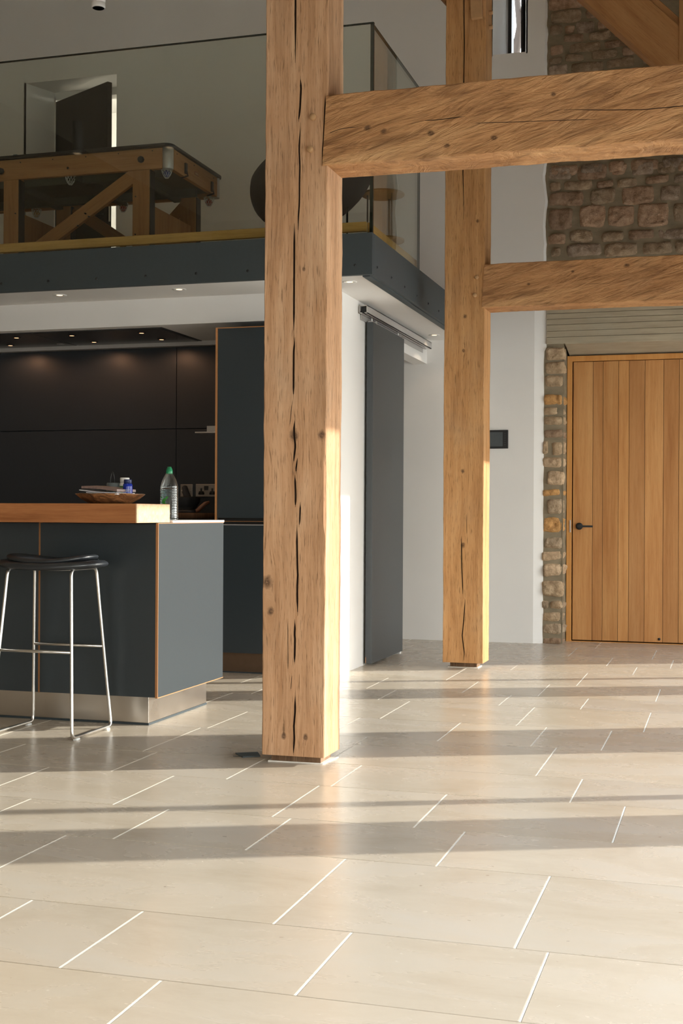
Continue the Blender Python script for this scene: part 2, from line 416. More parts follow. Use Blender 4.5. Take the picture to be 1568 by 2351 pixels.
# the courses hidden behind the beams or out to the right are laid the same way
z = 3.26
while z < 3.98:
    h = random.uniform(.06, .11); x = -1.20
    while x < 1.25:
        w = random.uniform(.09, .22); stone(sw, x, min(x+w, 1.29), z, z+h, SY, .02, stone_tone()); x += w+random.uniform(.02, .045)
    z += h+random.uniform(.02, .04)
for zr0, zr1, xs in ((2.36, 3.24, -.18), (3.98, 4.96, -.2)):
    z = zr0
    while z < zr1-.05:
        h = min(random.uniform(.06, .12), zr1-z); x = xs+random.uniform(0, .05)
        while x < 1.25:
            w = random.uniform(.09, .24); stone(sw, x, min(x+w, 1.29), z, z+h, SY, .02, stone_tone()); x += w+random.uniform(.02, .045)
        z += h+random.uniform(.02, .04)
x = -1.2; z = 4.52
while z < 4.93:
    h = .09; x = -1.2
    while x < -.2: w = random.uniform(.1, .22); stone(sw, x, x+w, z, z+h, SY, .02, stone_tone()); x += w+.03
    z += .12
# jamb column beside the door
jc = [(418,268,540,345,0),(415,362,538,430,0),(412,450,520,515,0),(412,562,520,628,3),(405,645,495,690,0),(405,705,515,755,0),(408,785,520,835,4),(402,850,430,935,0),(455,865,520,940,0),(400,958,518,1018,1),(428,1045,528,1130,1),(397,1158,503,1200,3),(430,1215,520,1315,2),(400,1330,505,1428,3),(413,1460,520,1530,2),(397,1548,518,1600,1),(405,1625,510,1705,1),(395,1730,520,1830,0),(392,1858,430,1905,2),(450,1862,515,1912,0),(400,1928,510,1985,0),(400,2000,510,2065,2),(400,2085,513,2130,4)]
tn = {0: (1.35, 1.28, 1.12), 1: (1.6, 1.52, 1.36), 2: (1.2, 1.18, 1.1), 3: (1.6, 1.15, .62), 4: (.95, .84, .76)}
for a, b, c, d, k in jc:
    s_ = 468/1279.; p = onY(1100+a*s_, 700+b*s_, SY); q = onY(1100+c*s_, 700+d*s_, SY)
    z0 = max(q.z, .0)
    stone(sw, p.x, min(q.x, -1.085), z0, p.z, SY, .018, tn[k])
    if random.random() < .8:
        stone(sw, 9.09, 9.09+random.uniform(.07, .14), z0+.005, p.z-.005, -1.108, .012, tn[k], axis='y')
# mortar body (end wall above and beside the doorway, reveals)
def bumpy(mb, x0, x1, z0, z1, Y, m, st=.03, amp=.006, axis='x'):
    n = max(1, int((x1-x0)/st)); k = max(1, int((z1-z0)/st)); g = []
    for j in range(k+1):
        r = []
        for i in range(n+1):
            px, pz = x0+(x1-x0)*i/n, z0+(z1-z0)*j/k; h = amp*noise.noise(Vector((px*11, pz*14, 1.7)))
            r.append(mb.vert((px, Y-h, pz) if axis == 'x' else (Y+h, px, pz)))
        g.append(r)
    for j in range(k):
        for i in range(n): mb.face((g[j][i], g[j][i+1], g[j+1][i+1], g[j+1][i]), m, (1, 1, 1), True)
bumpy(sw, -1.29, 1.3, 2.33, 5.0, SY, 1)
bumpy(sw, -1.29, -1.10, 0, 2.1, SY, 1)
bumpy(sw, SY-.002, 9.36, 0, 2.09, -1.105, 1, axis='y', amp=.004)
sw.box(-1.37, -1.11, SY+.012, 9.6, 0, 5, 1); sw.box(-1.2, 1.3, SY+.012, 9.6, 2.3, 5, 1); sw.box(.3, 1.3, SY+.012, 9.6, 0, 2.4, 1)
struct(sw.build('wall_stone', [M['stone'], M['mortar']], origin=(0, SY, 0)), 'rubble stone end wall with wide mortar joints')

pb_ = MB(); pb_.box(-1.3, .45, 9.385, 9.6, -.1, 2.32); struct(pb_.build('door_light_block', M['void'], origin=(-.4, 9.5, 0)), 'unseen block added behind the oak door to stop light leaking in')  # unseen box added to block light leaking round the door frame
# board-marked concrete lintel over the door
lt = MB()
zb = [2.088, 2.135, 2.178, 2.222, 2.262, 2.30, 2.35]
for i, (z0, z1) in enumerate(zip(zb, zb[1:])):
    dy = (.0, .003, .001, .004, .0015, .003)[i]
    lt.box(-1.219, .9, 9.064+dy, 9.35, z0+.0014, z1-.0014)
lt.box(-1.215, .9, 9.078, 9.34, 2.09, 2.348)
lt.hexa([(-1.09, 9.066, 2.086), (.9, 9.066, 2.086), (.9, 9.36, 2.03), (-1.09, 9.36, 2.03), (-1.09, 9.066, 2.1), (.9, 9.066, 2.1), (.9, 9.36, 2.1), (-1.09, 9.36, 2.1)])
struct(lt.build('trim_lintel', M['concrete'], origin=(0, 9.2, 2.08), bevel=.0015), 'board-marked concrete lintel over the oak door')

# remaining room shell
XR = 1.3
piers = [(-4.2, -3.6), (-.3, .2), (4.33, 4.63), (5.80, 6.31), (7.43, 7.72), (8.88, 9.6)]
wr = MB()
for a, b in piers: wr.box(XR, XR+.07, a, b, 0, 2.045)
wr.box(XR, XR+.07, -4.2, 9.6, 2.045, 5)
struct(wr.build('wall_right', M['hall'], origin=(XR, 2, 0)), 'stone side wall with tall glazed openings down to the floor')
mullions = [(-3.6, -.3, [-2.0]), (.2, 4.31, []), (4.63, 5.78, [4.93]), (6.31, 7.41, []), (7.72, 8.86, [8.10])]  # first opening is unseen, added so sun bounces off the near floor
M['frame'] = plain('dark_window_frame', (.03, .032, .034), .5)
M['pane'] = glassy('clear_window_pane', (.95, .97, .96), .8)
for k, (a, b, ms) in enumerate(mullions):
    b += .02
    w = struct_root('window_%d' % (k+2), (XR+.1, (a+b)/2, 0), 'floor-length dark framed side window')
    f = MB(); f.box(XR+.01, XR+.06, a, a+.03, .0, 2.045); f.box(XR+.01, XR+.06, b-.03, b, .0, 2.02); f.box(XR+.01, XR+.06, a, b, 0, .03); f.box(XR+.01, XR+.06, a, b, 2.02, 2.045)
    for m_ in ms: f.box(XR+.01, XR+.06, m_-.025, m_+.025, 0, 2.045)
    f.build('window_frame', M['frame'], w)
    g = MB(); g.box(XR+.033, XR+.037, a+.02, b-.02, .02, 2.03); g.build('window_pane', M['pane'], w)
wf = MB(); wf.box(-7, -3.0, -4.3, -4.1, 0, 5); wf.box(-1.5, 1.3, -4.3, -4.1, 0, 5); wf.box(-3.0, -1.5, -4.3, -4.1, 2.0, 5)
struct(wf.build('wall_front', plaster('dark_stone_wall', (.10, .085, .065), .4), origin=(-3, -4.1, 0)), 'stone wall behind the viewpoint with one added window')
wl = MB(); wl.box(-7.2, -7, -4.3, 9.6, 0, 5); struct(wl.build('wall_left', M['hall'], origin=(-7.1, 2, 0)), 'plain stone side wall')
w = struct_root('window_7', (-2.3, -4.2, 0), 'unseen window added behind the viewpoint to light the front faces')  # unseen opening, added to bring ambient daylight onto the front faces
f = MB()
for x in (-3.0, -1.55): f.box(x, x+.05, -4.24, -4.18, 0, 2.0)
f.box(-3.0, -1.5, -4.24, -4.18, 0, .05); f.box(-3.0, -1.5, -4.24, -4.18, 1.95, 2.0); f.build('window_frame', M['frame'], w)
g = MB(); g.box(-3.0, -1.5, -4.212, -4.208, .03, 1.98); g.build('window_pane', M['pane'], w)
cl = MB(); cl.box(-7.2, 1.55, -4.3, 9.6, 5, 5.15); struct(cl.build('ceiling', M['boards'], origin=(-3, 2, 5)), 'high timber boarded ceiling')
gd = MB(); gd.box(-30, 40, -40, 40, -.3, -.14); struct(gd.build('floor_terrace', plain('outdoor_paving', (.62, .58, .50), .9), origin=(0, 0, -.3)), 'pale paving outside the windows')

# kitchen side wall (behind sliding door), header over the opening, pantry walls
wk = MB(); wk.box(-2.17, -2.07, 6.83, 7.95, 0, 2.14); wk.box(-2.17, -2.07, 7.95, 8.99, 1.974, 2.14); wk.box(-2.17, -2.07, 8.99, 9.06, 1.974, 2.14)
wk.box(-4.6, -2.07, 7.68, 7.78, 0, 2.14)
struct(wk.build('wall_kitchen', M['wall'], origin=(-2.12, 7.4, 0)), 'white side wall of the kitchen beside the sliding door')
wk = MB(); wk.box(-7, -4.6, 7.68, 7.78, 0, 2.14); wk.box(-4.7, -4.6, 7.78, 9.06, 0, 2.14)
struct(wk.build('wall_pantry', M['wall'], origin=(-5, 7.7, 0)), 'white inner wall behind the kitchen')

# ------------------------------------------------------------------ MEZZANINE
FX, FY, MZ = -1.757, 6.42, 2.14
mz = MB(); mz.box(-7, FX-.03, FY+.03, WY, MZ, 2.33)
struct(mz.build('floor_mezzanine', M['wall'], origin=(-4, 7.7, MZ)), 'mezzanine slab with a white painted underside')
bh = MB(); bh.box(-7, -2.12, 6.88, 7.68, 1.985, 2.141)
struct(bh.build('ceiling_kitchen', M['wall'], origin=(-4, 7.3, 1.98)), 'lowered white soffit over the kitchen')
tf = struct_root('trim_front', (-4.4, FY, MZ), 'dark grey steel fascia along the mezzanine front')
a = MB(); a.box(-7, FX, FY, FY+.03, 2.131, 2.347); a.build('fascia_board', M['grey_trim'], tf, bevel=.002)
for k in range(-9, 8):
    if k == 6: xx = -2.148
    else: xx = -3.914+.295*k
    if xx > FX-.05: continue
    s_ = MB(); s_.lathe(xx, 2.181, [(.0001, FY-.0035), (.004, FY-.0035), (.0075, FY-.002), (.0075, FY+.001)], 12, axis='y'); s_.lathe(xx, 2.181, [(.0001, FY-.0045), (.0025, FY-.0045), (.0025, FY-.002)], 6, 1, axis='y')
    s_.build('screw', [M['screw'], M['void']], tf)
tf = struct_root('trim_side', (FX, 7.7, MZ), 'dark grey steel fascia along the mezzanine side')
a = MB(); a.box(FX-.03, FX, FY+.0301, WY-.001, 2.131, 2.347); a.box(FX-.06, FX-.02, FY+.03, WY-.001, 2.125, 2.14); a.build('fascia_board', M['grey_trim'], tf, bevel=.0015)
for k in range(9):
    yy = 6.518+.2995*k
    s_ = MB(); s_.lathe(yy, 2.183, [(.0001, FX+.0035), (.004, FX+.0035), (.0075, FX+.002), (.0075, FX-.001)], 12, axis='x'); s_.lathe(yy, 2.183, [(.0001, FX+.0045), (.0025, FX+.0045), (.0025, FX+.002)], 6, 1, axis='x')
    s_.build('screw', [M['screw'], M['void']], tf)
M['oak_edge'] = oak('oak_floor_edge', (.34, .18, .05), (.50, .29, .09), (.6, .37, .13), fleck=.5, grey=0)
n1 = MB(); n1.box(-.028, .022, -.012, .012, 0, 5.2)
o = n1.build('trim_nosing', M['oak_edge'], origin=(-7, FY+.046, 2.384), rot=(0, R(90), 0), bevel=.003); struct(o, 'thin oak floor edge behind the front glass')
n1 = MB(); n1.box(-.008, .008, -.028, .022, 0, 1.05)
o = n1.build('trim_nosing_side', M['oak_edge'], origin=(FX-.036, FY+.060, 2.384), rot=(R(-90), 0, 0), bevel=.003); struct(o, 'thin oak floor edge behind the side glass')
up = MB(); up.box(-7, FX-.05, FY+.06, WY, 2.33, 2.352); struct(up.build('floor_upper', M['oak_edge'], origin=(-4, 7.7, 2.33)), 'oak floor of the mezzanine')

def tinted():
    t = NT('balustrade_glass')
    tr = t.n('ShaderNodeBsdfTransparent'); tr.inputs[0].default_value = (.90, .925, .89, 1)
    gl = t.n('ShaderNodeBsdfGlossy'); gl.inputs['Roughness'].default_value = 0
    fr = t.n('ShaderNodeFresnel'); t.l(t.rng(t.n('ShaderNodeNewGeometry').outputs['Backfacing'], 0, 1, 1.5, 1/1.5), fr.inputs[0])
    mx = t.n('ShaderNodeMixShader'); t.l(fr.outputs[0], mx.inputs[0]); t.l(tr.outputs[0], mx.inputs[1]); t.l(gl.outputs[0], mx.inputs[2])
    t.l(mx.outputs[0], t.out.inputs[0]); return t.mat
M['glass'] = tinted()
M['glass_edge'] = plain('glass_edge', (.015, .022, .018), .2)
def glass_panel(label, box, edges, loc):
    t = thing('glass_panel', label, 'glass panel', loc, 'balustrade glass panels')
    a = MB(); a.box(*box); a.build('pane', M['glass'], t)
    b = MB()
    for e in edges: b.box(*e)
    b.build('pane_edge', M['glass_edge'], t); tag(t.children[-1], 'dark polished glass edge') if len(t.children) else None
    return t
gy0, gy1, gz1 = FY+.016, FY+.03, 3.43
glass_panel('long glass balustrade panel along the front of the mezzanine', (-7, FX-.006, gy0, gy1, 2.345, gz1), [(-7, FX-.006, gy0-.0005, gy1+.0005, gz1-.001, gz1+.004), (FX-.0065, FX-.002, gy0-.0005, gy1+.0005, 2.347, gz1+.003)], (-4.4, gy0, 2.345))
gx0, gx1 = FX-.024, FX-.010
glass_panel('short glass balustrade panel running back from the corner to the end wall side', (gx0, gx1, gy1+.004, 7.52, 2.345, gz1), [(gx0-.0005, gx1+.0005, gy1+.004, 7.52, gz1-.001, gz1+.004), (gx0-.0005, gx1+.0005, gy1+.0035, gy1+.008, 2.347, gz1+.003), (gx0-.0005, gx1+.0005, 7.517, 7.5225, 2.347, gz1+.003)], (gx0, 7, 2.345))

# ------------------------------------------------------------------ DOWNLIGHTS
def downlight(name, label, x, y, z, r, group, em, glow=.42, energy=0, ring=True, kind='SPOT'):
    t = thing(name, label, 'ceiling light', (x, y, z), group)
    a = MB(); a.lathe(x, y, [(r, z+.001), (r, z-.002), (r*.62, z-.003), (r*.55, z-.0005)], 32); a.build('bezel', M['ring'] if ring else M['blackgloss'], t)
    b = MB(); b.lathe(x, y, [(.0001, z-.0018), (r*glow, z-.0018), (r*glow, z-.0008)], 24); b.build('bulb', em, t)
    if energy:
        l = bpy.data.lights.new('lamp', kind); l.energy = energy; l.color = (1, .80, .58) if ring else (1, .52, .27); l.shadow_soft_size = .012
        if kind == 'SPOT': l.spot_size = R(168) if not ring else R(120); l.spot_blend = .45
        lo = bpy.data.objects.new('lamp', l); COL.objects.link(lo); lo.location = (x, y, z-.01); lo['kind'] = 'helper'
    return t
for lab, x, y in (('round white downlight in the mezzanine underside, leftmost, above the dark hood', -3.664, 6.63), ('round white downlight in the mezzanine underside, just left of the front oak post', -2.924, 6.63),
                  ('round white downlight under the mezzanine corner, beside the front oak post', -1.944, 6.65), ('round white downlight under the mezzanine beyond the sliding door track', -1.954, 8.777)):
    downlight('downlight', lab, x, y, MZ, .04, 'downlights under the mezzanine', M['lamp2'], .42, .9)
# smoke-coloured blank plate beside the far downlight
# ------------------------------------------------------------------ EXTRACTOR HOOD in the soffit
ZS = 1.985
hd = thing('extractor_hood', 'black glass extractor hood set flush in the white soffit over the kitchen', 'extractor hood', (-4, 7.27, ZS))
a = MB(); a.box(-4.038, -3.2, 6.98, 7.56, ZS-.006, ZS+.01); a.build('hood_panel', M['hood'], hd, bevel=.003)
a = MB(); a.box(-4.9, -4.05, 6.98, 7.56, ZS-.006, ZS+.01); a.build('hood_panel', M['hood'], hd, bevel=.003)
a = MB(); a.box(-4.92, -3.18, 6.96, 7.58, ZS-.003, ZS+.008); a.build('hood_rim', M['frame'], hd)
a = MB(); a.box(-4.13, -4.09, 7.44, 7.47, ZS-.008, ZS-.004); a.build('switch', M['alu'], hd)
for lab, px, py in (('small warm spotlight in the hood, back row left of the panel joint', 92, 786), ('small warm spotlight at the far left front of the hood', 38, 773), ('small warm spotlight in the hood front row beside the panel joint', 165, 768), ('small warm spotlight in the hood back row, middle one', 216, 783),
                    ('small warm spotlight in the hood, front row right end', 325, 762), ('small warm spotlight in the hood, back row right end', 371, 777)):
    if px == 92: continue
    p = onZ(px, py, ZS)
    downlight('hood_spotlight', lab, p.x, p.y, ZS-.006, .026, 'hood spotlights', M['lamp'], .75, 2.6 if py > 775 else .8, False)
downlight('hood_spotlight', 'small warm spotlight in the hood, cut by the left picture edge', -4.46, 7.43, ZS-.006, .026, 'hood spotlights', M['lamp'], .75, 2.6, False)

# ------------------------------------------------------------------ KITCHEN back wall panels
PY = 7.62
sy1, sx1 = 1.434, -3.376
def wallpanel(label, x0, x1, z0, z1):
    a = MB(); a.box(x0, x1, PY, PY+.03, z0, z1); tag(a.build('wall_cladding', M['panel'], bevel=.0015), label, 'wall panel', 'dark kitchen wall panels')
wallpanel('large dark upper wall panel behind the island, left of the vertical joint', -5.6, sx1-.002, sy1+.003, 1.955)
wallpanel('narrow dark upper wall panel beside the tall cabinet', sx1+.002, -2.78, sy1+.003, 1.955)
wallpanel('large dark lower wall panel behind the fruit bowl', -5.6, sx1-.002, .9, sy1-.003)
wallpanel('narrow dark lower wall panel holding the two sockets', sx1+.002, -2.78, .9, sy1-.003)
a = MB(); a.box(-5.6, -2.78, 7.57, 7.66, 1.957, ZS+.001); struct(a.build('trim_soffit', M['alu_paint'], bevel=.004), 'silver strip between the soffit and the dark panels')
a = MB(); a.box(-5.6, -2.78, 7.652, 7.68, .0, 1.99); struct(a.build('wall_niche', M['panel'], origin=(-4, 7.66, 0)), 'dark backing behind the kitchen panels')

# sockets
def outlet(label, x0, x1, z0, z1, double):
    t = thing('wall_socket', label, 'socket', ((x0+x1)/2, PY, z0), 'sockets on the dark panel')
    a = MB(); a.box(x0, x1, PY-.008, PY+.001, z0, z1); a.build('faceplate', M['socket'], t, bevel=.003)
    b = MB()
    cs = [(x0+x1)/2] if not double else [x0+(x1-x0)*.27, x0+(x1-x0)*.78]
    h = z1-z0
    if double:
        for c in cs:
            b = MB()
            b.box(c-.006, c+.006, PY-.0095, PY-.006, z0+h*.42, z0+h*.66); b.box(c-.020, c-.008, PY-.0095, PY-.006, z0+h*.18, z0+h*.34); b.box(c+.008, c+.020, PY-.0095, PY-.006, z0+h*.18, z0+h*.34)
            b.box(c-.016, c+.016, PY-.0095, PY-.006, z0+h*.17, z0+h*.44)
            b.build('pin_slots', M['black'], t)
        s_ = MB(); s_.box((x0+x1)/2-.014, (x0+x1)/2+.014, PY-.011, PY-.006, z0+h*.52, z0+h*.84); s_.build('rocker_switch', M['black'], t)
    else:
        for c in (x0+.012, x1-.012): b = MB(); b.lathe(c, (z0+z1)/2, [(.0001, PY-.0098), (.004, PY-.0095), (.004, PY-.007)], 10, axis='y'); b.build('screw', M['alu'], t)
        s_ = MB(); s_.box((x0+x1)/2-.012, (x0+x1)/2+.014, PY-.05, PY-.006, z0+h*.25, z0+h*.68); s_.build('plug', M['black'], t, bevel=.004)
outlet('single brushed metal socket left of the double one, behind the pestle', -3.342, -3.258, 1.001, 1.081, False)
outlet('double brushed metal socket against the tall cabinet edge', -3.237, -3.09, 1.001, 1.083, True)

# ------------------------------------------------------------------ TALL CABINET
TX0, TX1, TY = -2.765, -2.075, 6.78
tc = thing('tall_cabinet', 'dark full-height cabinet with orange ply edges behind the front oak post', 'cabinet', ((TX0+TX1)/2, 7.1, 0))
a = MB(); a.box(TX0+.012, TX1, TY+.024, 7.62, .115, 1.94); a.build('body', M['laminate'], tc)
a = MB(); a.box(TX0, TX0+.011, TY, 7.62, .115, 1.94); a.build('side_panel', M['laminate'], tc)
def ply(par, *boxes):
    for b_ in boxes: a_ = MB(); a_.box(*b_); tag(a_.build('ply_edge', M['ply'], par), 'orange plywood edge')
ply(tc, (TX0-.0006, TX0+.0116, TY-.0012, TY+.004, .115, 1.9412), (TX0+.012, TX1, TY-.001, TY+.004, 1.9365, 1.9412))
a = MB(); a.box(TX0+.013, TX1, TY, TY+.022, .872, 1.936); a.build('door', M['laminate'], tc, bevel=.001)
a = MB(); a.box(TX0+.013, TX1, TY, TY+.022, .117, .832); a.build('door', M['laminate'], tc, bevel=.001)
a = MB(); a.box(TX0+.013, TX1, TY+.02, TY+.04, .83, .874); a.build('handle_recess', M['void'], tc)
a = MB(); a.box(TX0+.013, TX1, TY+.0, TY+.02, .832, .836); o = a.build('handle_rail', M['alu_paint'], tc); tag(o, 'thin pale metal rail')
a = MB(); a.box(TX0+.013, TX1, TY+.001, TY+.004, .8525, .8545); o = a.build('drawer_edge', M['ply'], tc)
a = MB(); a.box(TX0+.03, TX1, TY+.05, TY+.07, .006, .12); o = a.build('plinth', plain('bronze_plinth', (.20, .13, .085), .35, .7), tc); tag(o, 'bronze coloured plinth')
a = MB(); a.box(TX0+.03, TX1, TY+.048, TY+.075, .0, .007); a.build('seal', M['caulk'], tc)

# small steel shelf fixed to the tall cabinet's side
sh = thing('steel_shelf', 'small brushed steel shelf bracket fixed to the side of the tall cabinet', 'shelf', (-2.9, 7.1, 1.37))
a = MB(); a.box(-3.013, -2.766, 7.07, 7.17, 1.369, 1.378); a.build('shelf_plate', M['alu'], sh, bevel=.001)
a = MB(); a.box(-2.95, -2.766, 7.10, 7.15, 1.378, 1.413); a.build('bracket_block', M['alu_paint'], sh, bevel=.001)

# ------------------------------------------------------------------ BACK RUN worktop and base cabinets
bc = thing('base_cabinet', 'dark base cabinet along the back wall, hidden behind the island', 'cabinet', (-4.2, 7.3, 0))
a = MB(); a.box(-5.6, -2.78, 7.02, 7.62, .1, .85); a.build('body', M['laminate'], bc, bevel=.002)
a = MB(); a.box(-5.6, -2.78, 7.08, 7.6, 0, .1); a.build('plinth', M['steel'], bc)
a = MB(); a.box(-5.6, -2.78, 7.0, 7.62, .85, .865); tag(a.build('back_worktop', M['blackgloss'], bevel=.002), 'thin black worktop along the back wall of the kitchen', 'worktop')
M['board'] = oak('board_wood', (.06, .025, .01), (.12, .055, .025), (.2, .10, .045), fleck=.5, grey=0)
a = MB(); a.lathe(-3.09, 7.28, [(.175, .866), (.18, .869), (.18, .896), (.176, .899), (.0001, .899)], 48); tag(a.build('chopping_board', M['board']), 'round dark wooden chopping board under the stone mortar', 'chopping board')
M['granite'] = plain('dark_granite', (.022, .022, .023), .8, 0, .4, .8, 90, var=.4)
a = MB(); a.lathe(-3.155, 7.27, [(.062, .8995), (.062, .91), (.05, .918), (.066, .935), (.083, .96), (.088, .985), (.087, .996), (.075, .998), (.066, .985), (.045, .95), (.0001, .94)], 40)
tag(a.build('mortar', M['granite']), 'round dark granite mortar on the wooden board', 'mortar')
a = MB(); a.tube([(-3.12, 7.24, .955), (-3.135, 7.25, .99), (-3.155, 7.265, 1.03), (-3.163, 7.27, 1.055), (-3.165, 7.272, 1.062)], [.026, .024, .019, .017, .011], 16)
tag(a.build('pestle', M['granite']), 'dark granite pestle leaning in the mortar in front of the single socket', 'pestle')
br = thing('brush', 'dark brush with curved copper-brown handle lying on the chopping board', 'brush', (-3.02, 7.2, .9))
a = MB(); a.tube([(-3.16, 7.17, .903), (-3.10, 7.17, .905), (-3.05, 7.18, .907)], [.012, .013, .012], 10); a.build('bristles', M['black'], br)
a = MB(); pts = [(-3.055, 7.18, .907), (-3.04, 7.185, .915), (-3.02, 7.19, .935), (-3.0, 7.2, .955), (-2.975, 7.21, .965)]
a.tube(pts, [.010, .012, .013, .012, .008], 10); o = a.build('handle', plain('brown_handle', (.22, .09, .045), .35), br)

# ------------------------------------------------------------------ KITCHEN ISLAND
IX, IY0, IY1, IZ0, IZ1 = -2.27, 4.947, 5.675, .128, .857
seam = -2.823
def island_unit(label, x0, x1, endpanel):
    t = thing('island_cabinet', label, 'cabinet', ((x0+x1)/2, (IY0+IY1)/2, 0), 'island cabinets')
    xe = x1-.009 if endpanel else x1-.0015
    a = MB(); a.box(x0+.004, xe-.002, IY0+.02, IY1, IZ0, IZ1); a.build('body', M['laminate'], t)
    a = MB(); a.box(x0+.0035, xe-.0035, IY0, IY0+.019, IZ0+.0015, IZ1-.004); a.build('front_panel', M['laminate'], t, bevel=.0008)
    ply(t, (x0+.0005, x0+.003, IY0+.0005, IY0+.02, IZ0, IZ1-.002), (xe-.0025, xe-.001, IY0+.0005, IY0+.02, IZ0, IZ1-.002))
    if endpanel:
        ply(t, (xe-.0009, xe+.004, IY0-.001, IY0+.02, IZ0-.0012, IZ1-.002), (xe+.0041, x1+.0008, IY0-.0012, IY0+.0018, IZ0-.0012, IZ1-.001),
            (xe, x1+.0008, IY0+.0021, IY1+.001, IZ0-.0012, IZ0+.002), (xe, x1+.0008, IY0+.0021, IY1+.001, IZ1-.003, IZ1-.001))
    if endpanel:
        a = MB(); a.box(xe, x1, IY0+.002, IY1-.001, IZ0, IZ1-.0015); o = a.build('end_panel', M['laminate'], t, bevel=.0008)
    return t
island_unit('dark grey island cabinet at the right end with the sunlit end panel', seam, IX, True)
island_unit('dark grey island cabinet running out of the left picture edge behind the stool', seam-.9, seam, False)
island_unit('dark grey island cabinet beyond the left picture edge', seam-1.8, seam-.9, False)
a = MB(); a.box(-4.7, -2.345, 5.022, 5.655, .009, .1275); o = tag(a.build('island_plinth', M['steel'], bevel=.001), 'brushed steel plinth recessed under the kitchen island', 'plinth')
a = MB(); a.box(-4.7, -2.343, 5.020, 5.657, .0, .009); tag(a.build('plinth_seal', M['caulk']), 'thin dark seal strip between island plinth and floor', 'seal')
a = MB(); a.box(-4.7, IX+.002, 5.09, IY1+.004, .857, .8665); tag(a.build('island_worktop', M['white_top'], bevel=.001), 'thin white worktop on the kitchen island behind the oak bar', 'worktop')

# oak bar slab (long grain along X, end grain on the right)
M['bar_long'] = oak('bar_oak', (.22, .075, .022), (.38, .145, .05), (.50, .22, .085), fleck=.25, grey=0, rough=.45, streak=22)
def endgrain():
    t = NT('bar_end_grain'); P = t.coord()
    br_ = t.n('ShaderNodeTexBrick'); t.l(t.vscale(P, (1, 1, 1)), br_.inputs[0])
    a = t.noise(P, 40, 5, .6, 1.); b = t.noise(t.vscale(P, (5, 1, 1)), 60, 4)
    v = t.n('ShaderNodeTexVoronoi'); v.feature = 'F1'; t.l(t.vscale(P, (18, 12, 1)), v.inputs[0]); v.inputs['Scale'].default_value = 1.0
    c = t.mix(t.rng(a, .3, .7), (.50, .31, .18), (.66, .47, .31))
    bw = t.n('ShaderNodeRGBToBW'); t.l(v.outputs['Color'], bw.inputs[0]); c = t.mix(t.math('MULTIPLY', bw.outputs[0], .35), c, (.55, .33, .17))
    return t.bsdf(c, .6, 0, .3, b, .1, .001)
M['bar_end'] = endgrain()
bt = thing('breakfast_bar', 'thick oak breakfast bar slab laid on the front of the island', 'breakfast bar', (-3.4, 4.92, .857))
a = MB(); a.box(-.0395, .0395, -.1625, .1625, 0, 2.4)
o = a.build('slab', M['bar_long'], bt, bevel=.002, rot=(0, R(90), 0), origin=(-4.684, 4.922, .8965))
a = MB(); a.box(-2.284, -2.2795, 4.7605, 5.0835, .858, .935); o = a.build('end_grain', M['bar_end'], bt, bevel=.001, origin=(-2.282, 4.76, .857)); tag(o, 'pale end grain of the oak slab')

# ------------------------------------------------------------------ things on the bar
def bowlwood():
    t = NT('burl_bowl'); P = t.coord(); a = t.noise(P, 18, 6, .7, 1.5); b = t.noise(t.vscale(P, (1, 1, 3)), 50, 4)
    c = t.ramp(a, [(.34, (.035, .018, .01)), (.5, (.17, .075, .03)), (.64, (.45, .21, .085))])
    return t.bsdf(c, .4, 0, .5, b, .25, .002)
a = MB(); BX, BY = -2.475, 4.915
prof = [(.085, .9365), (.10, .944), (.122, .957), (.142, .973), (.146, .977), (.143, .978), (.138, .974), (.118, .960), (.09, .948), (.0001, .943)]
rg = len(a.v); a.lathe(BX, BY, prof, 56, sx=1, sy=.98)
for v in a.v: v.z += .0025*noise.noise(Vector((v.x*14, v.y*14, 0)))*(1 if v.z > .95 else 0)
tag(a.build('fruit_bowl', bowlwood()), 'shallow brown burl wooden bowl on the oak bar', 'bowl')
def pill(name, label, x, y, z0, r, h, capr, body, cap, lab, caph):
    t = thing(name, label, 'bottle', (x, y, z0))
    a = MB(); a.lathe(x, y, [(.0001, z0), (r*.9, z0), (r, z0+.004), (r, z0+h*.72), (r*.9, z0+h*.77), (capr*.88, z0+h*.8), (capr*.88, z0+h*.86), (.0001, z0+h*.86)], 28); a.build('body', body, t)
    a = MB(); a.lathe(x, y, [(.0001, z0+h-caph), (capr, z0+h-caph), (capr*1.01, z0+h-.002), (capr*.95, z0+h), (.0001, z0+h)], 28); a.build('cap', cap, t)
    a = MB(); a.lathe(x, y, [(r*1.012, z0+h*.12), (r*1.012, z0+h*.64)], 28); b = MB(); b.v, b.f, b.m, b.c, b.sm = a.v, a.f[:28], a.m[:28], a.c[:28], a.sm[:28]
    b.build('label_band', lab, t); return t
wp = plain('white_plastic', (.78, .78, .76), .4); gp = plain('green_label', (.05, .19, .035), .4); bl = plain('blue_bottle', (.01, .03, .33), .15); dk = plain('navy_cap', (.015, .025, .10), .35)
pill('pill_bottle', 'white supplement bottle with green label in the bowl behind the blue one', -2.432, 4.962, .949, .0215, .097, .0195, wp, wp, gp, .025)
pb = pill('pill_bottle', 'blue supplement bottle with navy cap at the right side of the bowl', -2.386, 4.897, .957, .0195, .080, .0165, bl, dk, bl, .021)
